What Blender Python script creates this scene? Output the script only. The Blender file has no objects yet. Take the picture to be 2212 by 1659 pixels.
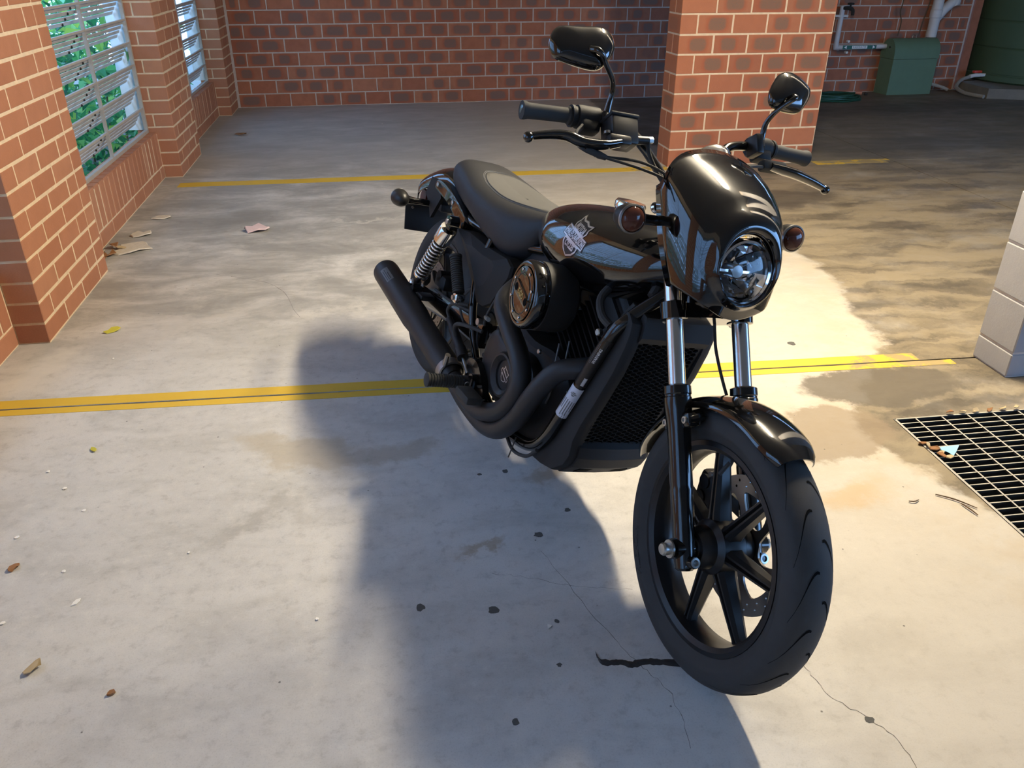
import bpy, bmesh, math, random
from mathutils import Vector, Matrix
from mathutils.bvhtree import BVHTree

random.seed(7)
scene = bpy.context.scene
COL = scene.collection
R = math.radians

# ------------------------------------------------------------------ camera
cam_data = bpy.data.cameras.new('camera')
cam_data.sensor_fit = 'HORIZONTAL'
cam_data.sensor_width = 36.0
cam_data.lens = 36.0 * 1731.0 / 2212.0
cam_data.clip_start = 0.02
cam = bpy.data.objects.new('camera', cam_data)
COL.objects.link(cam)
PITCH, ROLL, YAW = R(28.15), R(0.18), R(8.33)
_f = Vector((math.sin(YAW) * math.cos(PITCH), math.cos(YAW) * math.cos(PITCH), -math.sin(PITCH)))
_r = Vector((math.cos(YAW), -math.sin(YAW), 0.0))
_u = _r.cross(_f)
_r2 = _r * math.cos(ROLL) + _u * math.sin(ROLL)
_u2 = _u * math.cos(ROLL) - _r * math.sin(ROLL)
cam.matrix_world = Matrix(((_r2.x, _u2.x, -_f.x, 0), (_r2.y, _u2.y, -_f.y, 0), (_r2.z, _u2.z, -_f.z, 1.387), (0, 0, 0, 1)))
scene.camera = cam

# ------------------------------------------------------------------ world: overcast blue daylight outside
world = bpy.data.worlds.new('daylight')
scene.world = world
world.use_nodes = True
_bg = world.node_tree.nodes['Background']
_bg.inputs['Color'].default_value = (0.26, 0.52, 1.0, 1)
_bg.inputs['Strength'].default_value = 8.0
# warm-white batten lamp under the ceiling: position and power (the fixture is built further down)
LAMP_AT = Vector((1.66, 2.88, 2.55))
LAMP_STRENGTH = 400.0
LAMP_COLOR = (1.0, 0.86, 0.63)

scene.view_settings.view_transform = 'Standard'
scene.view_settings.look = 'None'
scene.view_settings.gamma = 1.0
scene.view_settings.exposure = 0.0
scene.view_settings.use_curve_mapping = False

# ------------------------------------------------------------------ materials
MAT = {}
def new_mat(name):
    m = bpy.data.materials.new(name)
    m.use_nodes = True
    MAT[name] = m
    return m, m.node_tree.nodes, m.node_tree.links, m.node_tree.nodes['Principled BSDF']

def simple(name, col, rough=0.5, metal=0.0, spec=0.5, coat=0.0, noise=0.0, nscale=40.0, bump=0.0, bscale=300.0, trans=0.0, ior=1.45, emit=None, estr=0.0, sheen=0.0):
    m, N, L, b = new_mat(name)
    b.inputs['Base Color'].default_value = (*col, 1)
    b.inputs['Roughness'].default_value = rough
    b.inputs['Metallic'].default_value = metal
    b.inputs['Specular IOR Level'].default_value = spec
    b.inputs['Coat Weight'].default_value = coat
    b.inputs['Coat Roughness'].default_value = 0.03
    b.inputs['Transmission Weight'].default_value = trans
    b.inputs['IOR'].default_value = ior
    if sheen:
        b.inputs['Sheen Weight'].default_value = sheen
        b.inputs['Sheen Roughness'].default_value = 0.4
    if emit:
        b.inputs['Emission Color'].default_value = (*emit, 1)
        b.inputs['Emission Strength'].default_value = estr
    tc = None
    if noise or bump:
        tc = N.new('ShaderNodeTexCoord')
    if noise:
        n = N.new('ShaderNodeTexNoise'); n.inputs['Scale'].default_value = nscale; n.inputs['Detail'].default_value = 5
        L.new(tc.outputs['Object'], n.inputs['Vector'])
        mx = N.new('ShaderNodeMix'); mx.data_type = 'RGBA'
        mx.inputs[6].default_value = (*[c * (1 - noise) for c in col], 1)
        mx.inputs[7].default_value = (*[min(1, c * (1 + noise)) for c in col], 1)
        L.new(n.outputs['Fac'], mx.inputs[0]); L.new(mx.outputs[2], b.inputs['Base Color'])
        rr = N.new('ShaderNodeMapRange'); rr.inputs['To Min'].default_value = max(0, rough - noise * 0.3); rr.inputs['To Max'].default_value = min(1, rough + noise * 0.3)
        L.new(n.outputs['Fac'], rr.inputs['Value']); L.new(rr.outputs[0], b.inputs['Roughness'])
    if bump:
        n2 = N.new('ShaderNodeTexNoise'); n2.inputs['Scale'].default_value = bscale; n2.inputs['Detail'].default_value = 3
        L.new(tc.outputs['Object'], n2.inputs['Vector'])
        bp = N.new('ShaderNodeBump'); bp.inputs['Strength'].default_value = bump; bp.inputs['Distance'].default_value = 0.002
        L.new(n2.outputs['Fac'], bp.inputs['Height']); L.new(bp.outputs['Normal'], b.inputs['Normal'])
    return m

def nmath(N, L, op, a, b=None, c=None, clamp=False):
    n = N.new('ShaderNodeMath'); n.operation = op; n.use_clamp = clamp
    for i, v in enumerate((a, b, c)):
        if v is None: continue
        if isinstance(v, (int, float)): n.inputs[i].default_value = v
        else: L.new(v, n.inputs[i])
    return n.outputs[0]
def nmix(N, L, fac, a, b, blend='MIX'):
    n = N.new('ShaderNodeMix'); n.data_type = 'RGBA'; n.blend_type = blend
    for i, v in ((0, fac), (6, a), (7, b)):
        if isinstance(v, (int, float)): n.inputs[i].default_value = v
        elif isinstance(v, tuple): n.inputs[i].default_value = (*v, 1)
        else: L.new(v, n.inputs[i])
    return n.outputs[2]
def nnoise(N, L, vec, scale, detail=4, rough=0.55, dist=0.0):
    n = N.new('ShaderNodeTexNoise'); n.inputs['Scale'].default_value = scale; n.inputs['Detail'].default_value = detail
    n.inputs['Roughness'].default_value = rough; n.inputs['Distortion'].default_value = dist
    L.new(vec, n.inputs['Vector'])
    return n.outputs['Fac']
def nrange(N, L, v, a, b, c=0.0, d=1.0):
    n = N.new('ShaderNodeMapRange'); n.clamp = True; n.interpolation_type = 'SMOOTHSTEP'
    L.new(v, n.inputs['Value'])
    for k, x in zip(('From Min', 'From Max', 'To Min', 'To Max'), (a, b, c, d)): n.inputs[k].default_value = x
    return n.outputs[0]
def nscale(N, L, vec, s):
    n = N.new('ShaderNodeMapping'); n.inputs['Scale'].default_value = s
    L.new(vec, n.inputs['Vector'])
    return n.outputs[0]

def brick_mat(name, cols, smudge, smudge_amt, rough=0.75, blotch=0.25):
    """fired-clay brick: random tone per brick, optional kiln-flash smudge in the middle of the face (uv), fine grit"""
    m, N, L, b = new_mat(name)
    oi = N.new('ShaderNodeObjectInfo'); ge = N.new('ShaderNodeNewGeometry'); tc = N.new('ShaderNodeTexCoord')
    rnd = nmath(N, L, 'FRACT', nmath(N, L, 'ADD', nmath(N, L, 'MULTIPLY', oi.outputs['Random'], 7.31), nmath(N, L, 'MULTIPLY', ge.outputs['Random Per Island'], 3.7)))
    ramp = N.new('ShaderNodeValToRGB')
    L.new(rnd, ramp.inputs[0])
    els = ramp.color_ramp.elements
    while len(els) < len(cols): els.new(0.5)
    for i, c in enumerate(cols):
        els[i].position = i / (len(cols) - 1); els[i].color = (*c, 1)
    pos = ge.outputs['Position']
    n1 = nnoise(N, L, pos, 14, 5)
    n2 = nnoise(N, L, pos, 170, 4, 0.7)
    col = nmix(N, L, nrange(N, L, n1, 0.3, 0.75, 0, blotch), ramp.outputs[0], tuple(c * 0.55 for c in cols[0]))
    col = nmix(N, L, nrange(N, L, n2, 0.58, 0.75, 0, 0.35), col, tuple(min(1, c * 1.35) for c in cols[-1]))
    if smudge:
        sep = N.new('ShaderNodeSeparateXYZ'); L.new(tc.outputs['UV'], sep.inputs[0])
        ns = nnoise(N, L, pos, 22, 4, 0.6)
        w = nmath(N, L, 'MULTIPLY', nmath(N, L, 'SUBTRACT', ns, 0.5), 0.35)
        r2 = nmath(N, L, 'FRACT', nmath(N, L, 'MULTIPLY', rnd, 5.37))
        cx = nmath(N, L, 'ADD', 0.5, nmath(N, L, 'MULTIPLY', nmath(N, L, 'SUBTRACT', r2, 0.5), 0.16))
        hw = nmath(N, L, 'ADD', 0.20, nmath(N, L, 'MULTIPLY', nmath(N, L, 'FRACT', nmath(N, L, 'MULTIPLY', rnd, 11.3)), 0.17))
        dx = nmath(N, L, 'DIVIDE', nmath(N, L, 'ABSOLUTE', nmath(N, L, 'SUBTRACT', sep.outputs[0], cx)), hw)
        dy = nmath(N, L, 'DIVIDE', nmath(N, L, 'ABSOLUTE', nmath(N, L, 'SUBTRACT', sep.outputs[1], 0.5)), 0.36)
        d = nmath(N, L, 'POWER', nmath(N, L, 'ADD', nmath(N, L, 'POWER', dx, 4.0), nmath(N, L, 'POWER', dy, 4.0)), 0.25)
        d = nmath(N, L, 'ADD', d, w)
        mask = nrange(N, L, d, 1.12, 0.78)
        on = nrange(N, L, nmath(N, L, 'FRACT', nmath(N, L, 'MULTIPLY', rnd, 17.9)), 1 - smudge_amt - 0.12, 1 - smudge_amt + 0.12)
        grit = nrange(N, L, nnoise(N, L, pos, 260, 3, 0.6), 0.35, 0.65, 0.65, 1.0)
        fac = nmath(N, L, 'MULTIPLY', nmath(N, L, 'MULTIPLY', mask, on), grit)
        halo = nmath(N, L, 'MULTIPLY', nrange(N, L, d, 1.5, 1.0, 0, 0.5), on)
        col = nmix(N, L, halo, col, (cols[0][0] * 0.9, cols[0][1] * 0.62, cols[0][2] * 0.5))
        col = nmix(N, L, nmath(N, L, 'MULTIPLY', fac, 0.9), col, smudge)
    L.new(col, b.inputs['Base Color'])
    b.inputs['Roughness'].default_value = rough
    bp = N.new('ShaderNodeBump'); bp.inputs['Strength'].default_value = 0.35; bp.inputs['Distance'].default_value = 0.0025
    L.new(nnoise(N, L, pos, 120, 5, 0.65), bp.inputs['Height']); L.new(bp.outputs['Normal'], b.inputs['Normal'])
    return m

brick_mat('brick_smooth', [(0.39, 0.158, 0.083), (0.44, 0.19, 0.104), (0.41, 0.17, 0.09), (0.47, 0.22, 0.125)], None, 0, 0.7, 0.15)
brick_mat('brick_flashed', [(0.38, 0.125, 0.055), (0.42, 0.15, 0.068), (0.35, 0.11, 0.05), (0.43, 0.175, 0.085)], (0.17, 0.115, 0.075), 0.72, 0.75, 0.12)
brick_mat('brick_dark', [(0.42, 0.15, 0.080), (0.46, 0.175, 0.095), (0.38, 0.135, 0.078), (0.48, 0.20, 0.115)], (0.17, 0.13, 0.112), 0.72, 0.8, 0.3)
brick_mat('concrete_block', [(0.36, 0.345, 0.345), (0.40, 0.385, 0.38)], None, 0, 0.85, 0.1)
simple('mortar', (0.72, 0.56, 0.38), 0.9, noise=0.2, nscale=30, bump=0.5, bscale=150)
simple('mortar_grey', (0.58, 0.50, 0.44), 0.9, noise=0.25, nscale=30, bump=0.5, bscale=150)

def floor_mat():
    m, N, L, b = new_mat('concrete_floor')
    ge = N.new('ShaderNodeNewGeometry'); pos = ge.outputs['Position']
    sp = N.new('ShaderNodeSeparateXYZ'); L.new(pos, sp.inputs[0]); X, Y = sp.outputs[0], sp.outputs[1]
    wob = N.new('ShaderNodeTexNoise'); wob.inputs['Scale'].default_value = 3.2; wob.inputs['Detail'].default_value = 7; wob.inputs['Roughness'].default_value = 0.68
    L.new(pos, wob.inputs['Vector'])
    wv = N.new('ShaderNodeVectorMath'); wv.operation = 'SUBTRACT'; L.new(wob.outputs['Color'], wv.inputs[0]); wv.inputs[1].default_value = (0.5, 0.5, 0.5)
    def warped(amt):
        s = N.new('ShaderNodeVectorMath'); s.operation = 'MULTIPLY_ADD'; L.new(wv.outputs[0], s.inputs[0]); s.inputs[1].default_value = (amt, amt, 0); L.new(pos, s.inputs[2])
        return s.outputs[0]
    w1 = warped(0.35); w2 = warped(0.9)
    def ell(vec, c, r, inner=0.6, outer=1.0, rot=0.0):
        mp = N.new('ShaderNodeMapping'); mp.vector_type = 'TEXTURE'
        mp.inputs['Location'].default_value = (c[0], c[1], 0); mp.inputs['Rotation'].default_value = (0, 0, rot); mp.inputs['Scale'].default_value = (r[0], r[1], 1)
        L.new(vec, mp.inputs['Vector'])
        ln = N.new('ShaderNodeVectorMath'); ln.operation = 'LENGTH'; L.new(mp.outputs[0], ln.inputs[0])
        return nrange(N, L, ln.outputs['Value'], outer, inner)
    big = nnoise(N, L, pos, 0.9, 4, 0.55)
    mid = nnoise(N, L, nscale(N, L, pos, (1.0, 2.2, 1)), 3.0, 6, 0.62, 0.6)
    fine = nnoise(N, L, pos, 26, 7, 0.7)
    grain = nnoise(N, L, pos, 260, 4, 0.75)
    col = nmix(N, L, nrange(N, L, big, 0.3, 0.7), (0.53, 0.51, 0.485), (0.64, 0.62, 0.59))
    col = nmix(N, L, nrange(N, L, mid, 0.42, 0.72, 0, 0.55), col, (0.41, 0.395, 0.37))
    col = nmix(N, L, nrange(N, L, fine, 0.5, 0.75, 0, 0.6), col, (0.66, 0.635, 0.59))
    col = nmix(N, L, nrange(N, L, fine, 0.5, 0.28, 0, 0.5), col, (0.33, 0.315, 0.295))
    col = nmix(N, L, nrange(N, L, grain, 0.5, 0.75, 0, 0.45), col, (0.27, 0.26, 0.245))
    # far bay: older greyer concrete with streaks
    strk = nnoise(N, L, nscale(N, L, pos, (1.0, 2.0, 1)), 2.2, 7, 0.68, 0.5)
    farm = nrange(N, L, Y, 2.62, 3.6, 0, 0.85)
    col = nmix(N, L, nmath(N, L, 'MULTIPLY', farm, nrange(N, L, strk, 0.30, 0.64)), col, (0.27, 0.262, 0.245))
    farm2 = nrange(N, L, Y, 5.4, 6.6, 0, 0.6)
    col = nmix(N, L, farm2, col, (0.43, 0.425, 0.415))
    # run-off stained lane on the drain side: boundary follows the measured edge
    spw = N.new('ShaderNodeSeparateXYZ'); L.new(w1, spw.inputs[0])
    fc = N.new('ShaderNodeFloatCurve')
    L.new(nrange2(N, L, spw.outputs[1], 0.8, 6.0), fc.inputs['Value'])
    cv = fc.mapping.curves[0]
    pts = [(0.8, 1.75), (1.55, 1.62), (1.85, 1.52), (2.05, 1.44), (2.32, 1.58), (2.67, 1.86), (3.2, 1.98), (3.7, 2.08), (4.6, 2.05), (5.2, 2.0), (6.0, 2.1)]
    cv.points[0].location = ((pts[0][0] - 0.8) / 5.2, pts[0][1] / 4); cv.points[1].location = (1.0, pts[-1][1] / 4)
    for p in pts[1:-1]: cv.points.new((p[0] - 0.8) / 5.2, p[1] / 4)
    fc.mapping.update()
    edge = nmath(N, L, 'MULTIPLY', fc.outputs[0], 4.0)
    dist = nmath(N, L, 'SUBTRACT', spw.outputs[0], edge)
    lane = nrange(N, L, dist, -0.01, 0.06)
    halo = nrange(N, L, dist, -0.45, 0.0)
    tan = nmath(N, L, 'MULTIPLY', halo, nrange(N, L, nnoise(N, L, pos, 6, 6, 0.65), 0.38, 0.66, 0, 0.75))
    col = nmix(N, L, tan, col, (0.45, 0.36, 0.25))
    sweep = nnoise(N, L, nscale(N, L, w1, (0.75, 3.2, 1)), 1.9, 6, 0.62, 0.25)
    lanecol = nmix(N, L, nrange(N, L, sweep, 0.34, 0.62), (0.105, 0.086, 0.062), (0.29, 0.235, 0.155))
    lanecol = nmix(N, L, nrange(N, L, fine, 0.55, 0.8, 0, 0.4), lanecol, (0.36, 0.31, 0.22))
    lanecol = nmix(N, L, nrange(N, L, Y, 4.6, 6.5, 0, 0.75), lanecol, (0.15, 0.14, 0.125))
    col = nmix(N, L, nmath(N, L, 'MULTIPLY', lane, nrange(N, L, nnoise(N, L, pos, 2.2, 5, 0.6), 0.2, 0.55, 0.6, 1.0)), col, lanecol)
    tan_side = nmath(N, L, 'MULTIPLY', nrange(N, L, nmath(N, L, 'ADD', X, nmath(N, L, 'MULTIPLY', big, 0.8)), 0.7, 1.6, 0, 0.55), nmath(N, L, 'SUBTRACT', 1.0, lane))  # tan tone growing towards the right, broken up by noise, outside the lane
    col = nmix(N, L, tan_side, col, (0.53, 0.46, 0.36))
    # separate stains
    for vec, c, r, colr, amt, inner, rot in (
        (w1, (1.38, 2.06), (0.24, 0.17), (0.27, 0.205, 0.135), 0.75, 0.78, 0.4),
        (w1, (1.72, 2.36), (0.34, 0.15), (0.12, 0.10, 0.075), 0.85, 0.8, 0.0),
        (w1, (1.28, 1.75), (0.20, 0.07), (0.50, 0.34, 0.17), 0.6, 0.2, 0.2),
        (w1, (-0.36, 2.20), (0.26, 0.13), (0.42, 0.36, 0.265), 0.65, 0.6, -0.35),
        (w1, (-0.05, 2.16), (0.20, 0.07), (0.36, 0.30, 0.22), 0.55, 0.4, 0.1),
        (w1, (0.16, 1.655), (0.12, 0.025), (0.36, 0.28, 0.19), 0.7, 0.3, 0.0),
        (w1, (0.36, 1.98), (0.10, 0.05), (0.33, 0.24, 0.15), 0.6, 0.3, 0.5),
        (w2, (-0.45, 1.85), (0.30, 0.10), (0.30, 0.28, 0.25), 0.5, 0.0, 0.2),
        (w1, (-1.0, 4.8), (0.55, 0.35), (0.20, 0.19, 0.175), 0.6, 0.1, 0.3),
        (w2, (-0.3, 4.4), (0.5, 0.3), (0.22, 0.21, 0.19), 0.55, 0.0, 0.0),
        (w2, (-0.2, 4.75), (0.30, 0.05), (0.60, 0.57, 0.52), 0.7, 0.0, -0.1),
        (w2, (-0.35, 3.4), (0.28, 0.06), (0.58, 0.55, 0.5), 0.6, 0.0, 0.5),
        (w2, (-1.38, 2.9), (0.18, 0.25), (0.66, 0.63, 0.58), 0.75, 0.1, 0.0),
        (w2, (-0.9, 3.3), (0.5, 0.12), (0.55, 0.52, 0.48), 0.6, 0.1, 0.6),
        (w1, (2.5, 4.85), (0.5, 0.22), (0.085, 0.072, 0.056), 0.75, 0.5, 0.2),
        (w2, (4.3, 6.3), (1.6, 0.5), (0.10, 0.096, 0.09), 0.7, 0.2, 0.15),
        (w2, (5.2, 8.0), (2.2, 0.5), (0.09, 0.087, 0.083), 0.75, 0.3, 0.05),
        (w1, (4.5, 5.0), (0.6, 0.4), (0.25, 0.21, 0.15), 0.6, 0.3, 0.2),
    ):
        col = nmix(N, L, nmath(N, L, 'MULTIPLY', ell(vec, c, r, inner, 1.0, rot), amt), col, colr)
    # dark specks and tiny pits
    vo = N.new('ShaderNodeTexVoronoi'); vo.inputs['Scale'].default_value = 16; L.new(pos, vo.inputs['Vector'])
    spk = nrange(N, L, vo.outputs['Distance'], 0.055, 0.03)
    sel = N.new('ShaderNodeSeparateXYZ'); L.new(vo.outputs['Color'], sel.inputs[0])
    spk = nmath(N, L, 'MULTIPLY', spk, nrange(N, L, sel.outputs[0], 0.6, 0.75))
    col = nmix(N, L, nmath(N, L, 'MULTIPLY', spk, 0.8), col, (0.07, 0.065, 0.06))
    L.new(col, b.inputs['Base Color'])
    rg = nrange(N, L, mid, 0.3, 0.7, 0.50, 0.70)
    L.new(rg, b.inputs['Roughness']); b.inputs['Specular IOR Level'].default_value = 0.35
    bp = N.new('ShaderNodeBump'); bp.inputs['Strength'].default_value = 0.25; bp.inputs['Distance'].default_value = 0.002
    L.new(nmath(N, L, 'ADD', nmath(N, L, 'MULTIPLY', fine, 0.6), nmath(N, L, 'MULTIPLY', grain, 0.3)), bp.inputs['Height']); L.new(bp.outputs['Normal'], b.inputs['Normal'])
def nrange2(N, L, v, a, b):
    n = N.new('ShaderNodeMapRange'); n.clamp = True
    L.new(v, n.inputs['Value']); n.inputs['From Min'].default_value = a; n.inputs['From Max'].default_value = b
    return n.outputs[0]
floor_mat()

def worn_paint():
    m, N, L, b = new_mat('yellow_paint')
    ge = N.new('ShaderNodeNewGeometry'); pos = ge.outputs['Position']
    n = nnoise(N, L, pos, 9, 8, 0.72, 0.4)
    sp = N.new('ShaderNodeSeparateXYZ'); L.new(pos, sp.inputs[0])
    wear = nrange(N, L, sp.outputs[0], 1.45, 1.95, 0.0, 0.22)
    fac = nrange(N, L, nmath(N, L, 'ADD', n, wear), 0.66, 0.74)
    col = nmix(N, L, nnoise(N, L, pos, 5, 5), (0.64, 0.40, 0.035), (0.73, 0.49, 0.06))
    col = nmix(N, L, nmath(N, L, 'MULTIPLY', fac, 0.85), col, (0.33, 0.26, 0.14))
    L.new(col, b.inputs['Base Color']); b.inputs['Roughness'].default_value = 0.6
worn_paint()

simple('dark_joint', (0.03, 0.027, 0.024), 0.95)
simple('soil', (0.10, 0.085, 0.06), 0.95, noise=0.3, nscale=8)
simple('ceiling_paint', (0.36, 0.36, 0.36), 0.9, noise=0.06, nscale=3)
simple('plain_render', (0.42, 0.40, 0.37), 0.9, noise=0.08, nscale=3)
simple('louvre_steel', (0.40, 0.375, 0.345), 0.35, 0.0, noise=0.5, nscale=11)
simple('window_bar', (0.40, 0.365, 0.32), 0.5, noise=0.15, nscale=30)
simple('end_plate', (0.62, 0.62, 0.60), 0.55, noise=0.1, nscale=30)
simple('galvanised', (0.52, 0.50, 0.46), 0.5, 0.35, noise=0.3, nscale=25)
def grating():
    m, N, L, b = new_mat('grating')
    ge = N.new('ShaderNodeNewGeometry'); sp = N.new('ShaderNodeSeparateXYZ'); L.new(ge.outputs['True Normal'], sp.inputs[0])
    n = nnoise(N, L, ge.outputs['Position'], 40, 5)
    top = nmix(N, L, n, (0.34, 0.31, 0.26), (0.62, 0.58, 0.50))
    col = nmix(N, L, nrange(N, L, sp.outputs[2], 0.4, 0.7), (0.035, 0.030, 0.025), top)     # sides painted dark for the shade in the gaps, bare zinc on top
    L.new(col, b.inputs['Base Color']); b.inputs['Roughness'].default_value = 0.55; b.inputs['Metallic'].default_value = 0.0
grating()
simple('pit', (0.015, 0.013, 0.012), 0.9)
simple('tank_green', (0.075, 0.135, 0.085), 0.55, noise=0.12, nscale=4, bump=0.12, bscale=60)
simple('box_green', (0.125, 0.205, 0.13), 0.6, noise=0.12, nscale=12, bump=0.1, bscale=90)
simple('pvc', (0.66, 0.65, 0.66), 0.45, noise=0.1, nscale=20)
simple('pvc_white', (0.8, 0.8, 0.78), 0.4)
simple('red_plastic', (0.62, 0.05, 0.02), 0.4)
simple('hose_green', (0.015, 0.07, 0.045), 0.4, noise=0.15)
simple('hose_grey', (0.33, 0.31, 0.28), 0.55, noise=0.2, nscale=60)
simple('pink_plastic', (0.5, 0.2, 0.13), 0.5)
simple('label_green', (0.01, 0.10, 0.06), 0.4)
simple('label_white', (0.82, 0.82, 0.84), 0.4)
simple('plinth', (0.20, 0.185, 0.16), 0.9, noise=0.3, nscale=9, bump=0.3, bscale=80)
simple('leaf_green', (0.10, 0.30, 0.05), 0.5, noise=0.6, nscale=1.4)
simple('leaf_yellow', (0.55, 0.50, 0.06), 0.5)
simple('leaf_brown', (0.28, 0.13, 0.05), 0.7)
simple('leaf_dry', (0.50, 0.38, 0.22), 0.75, noise=0.2, nscale=60)
simple('bark_pale', (0.62, 0.55, 0.45), 0.8, noise=0.2, nscale=60)
simple('wrapper', (0.72, 0.55, 0.55), 0.35)
simple('chip_white', (0.80, 0.77, 0.72), 0.7)
simple('card_blue', (0.33, 0.62, 0.82), 0.35, noise=0.12, nscale=60)
simple('tar', (0.035, 0.033, 0.032), 0.6, noise=0.4, nscale=90, bump=0.6, bscale=200)
simple('gum', (0.10, 0.097, 0.09), 0.85, noise=0.3, nscale=120)
simple('twig', (0.12, 0.075, 0.04), 0.8)
simple('lamp_diffuser', (0.9, 0.9, 0.9), 0.6, emit=LAMP_COLOR, estr=LAMP_STRENGTH)
simple('lamp_body', (0.8, 0.8, 0.8), 0.5)
# motorcycle
simple('gloss_black', (0.004, 0.004, 0.0045), 0.09, spec=0.5, coat=1.0)
simple('satin_black', (0.012, 0.012, 0.013), 0.42, spec=0.45, noise=0.1, nscale=25)
simple('pipe_black', (0.016, 0.016, 0.018), 0.48, spec=0.5)
simple('engine_black', (0.010, 0.010, 0.011), 0.55, spec=0.4, noise=0.2, nscale=30)
simple('plastic_black', (0.018, 0.018, 0.019), 0.62, spec=0.35, bump=0.15, bscale=900)
simple('frame_black', (0.006, 0.006, 0.006), 0.18, spec=0.5, coat=0.5)
simple('rubber', (0.042, 0.041, 0.040), 0.7, spec=0.4, noise=0.2, nscale=40, bump=0.1, bscale=400)
simple('groove', (0.004, 0.004, 0.004), 0.9, spec=0.1)
simple('grip_rubber', (0.045, 0.045, 0.044), 0.75, spec=0.3)
simple('tyre_letters', (0.028, 0.028, 0.028), 0.6)
simple('wheel_black', (0.008, 0.008, 0.009), 0.35, spec=0.5)
simple('chrome', (0.86, 0.85, 0.84), 0.13, 1.0)
simple('fork_chrome', (0.70, 0.69, 0.68), 0.2, 1.0)
simple('steel', (0.30, 0.295, 0.29), 0.36, 1.0, noise=0.15, nscale=40)
simple('disc_steel', (0.23, 0.22, 0.21), 0.38, 1.0, noise=0.12, nscale=30)
simple('zinc', (0.50, 0.50, 0.48), 0.35, 1.0)
simple('reflector', (0.90, 0.90, 0.92), 0.06, 1.0)
simple('lens_glass', (1, 1, 1), 0.0, trans=1.0, ior=1.3)
simple('lens_smoke', (0.20, 0.065, 0.04), 0.06, spec=0.7, trans=0.5, ior=1.35)
simple('amber', (0.35, 0.07, 0.015), 0.3)
simple('seat_vinyl', (0.022, 0.023, 0.026), 0.5, spec=0.45, bump=0.25, bscale=500)
simple('seat_panel', (0.075, 0.074, 0.070), 0.6, spec=0.5, bump=0.35, bscale=700)  # rougher panel; lamp sheen on the vinyl is put into its lighter colour
simple('stitch', (0.15, 0.15, 0.15), 0.8)
simple('emblem_dark', (0.03, 0.03, 0.034), 0.3, 0.3)
simple('emblem_silver', (0.62, 0.62, 0.64), 0.28, 0.8)
simple('gold_print', (0.48, 0.31, 0.09), 0.5)
simple('grey_print', (0.13, 0.13, 0.13), 0.5)
simple('white_print', (0.55, 0.55, 0.55), 0.5)
simple('sticker_black', (0.012, 0.010, 0.009), 0.35)
simple('sticker_white', (0.62, 0.63, 0.70), 0.4)
simple('gauge_face', (0.02, 0.02, 0.02), 0.2)
simple('mirror_glass', (0.9, 0.9, 0.9), 0.02, 1.0)
simple('tail_red', (0.10, 0.006, 0.006), 0.15, spec=0.6)

# ------------------------------------------------------------------ geometry helpers
def catmull(pts, n):
    """smooth a polyline through its points; n pieces per span"""
    P = [Vector(p) for p in pts]
    if len(P) < 3: return P
    out = []
    for i in range(len(P) - 1):
        p0 = P[i - 1] if i else P[0] * 2 - P[1]
        p1, p2 = P[i], P[i + 1]
        p3 = P[i + 2] if i + 2 < len(P) else P[-1] * 2 - P[-2]
        for k in range(n):
            t = k / n
            out.append(0.5 * ((2 * p1) + (p2 - p0) * t + (2 * p0 - 5 * p1 + 4 * p2 - p3) * t * t + (3 * p1 - p0 - 3 * p2 + p3) * t ** 3))
    out.append(P[-1])
    return out
def lerp_table(tab, x):
    """piecewise smooth lookup in [(x, a, b, ...), ...]"""
    if x <= tab[0][0]: return tab[0][1:]
    for i in range(len(tab) - 1):
        if x <= tab[i + 1][0]:
            t = (x - tab[i][0]) / (tab[i + 1][0] - tab[i][0])
            res = []
            for k in range(1, len(tab[0])):
                p0 = tab[max(i - 1, 0)][k]; p1 = tab[i][k]; p2 = tab[i + 1][k]; p3 = tab[min(i + 2, len(tab) - 1)][k]
                res.append(0.5 * ((2 * p1) + (p2 - p0) * t + (2 * p0 - 5 * p1 + 4 * p2 - p3) * t * t + (3 * p1 - p0 - 3 * p2 + p3) * t ** 3))
            return tuple(res)
    return tab[-1][1:]

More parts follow.
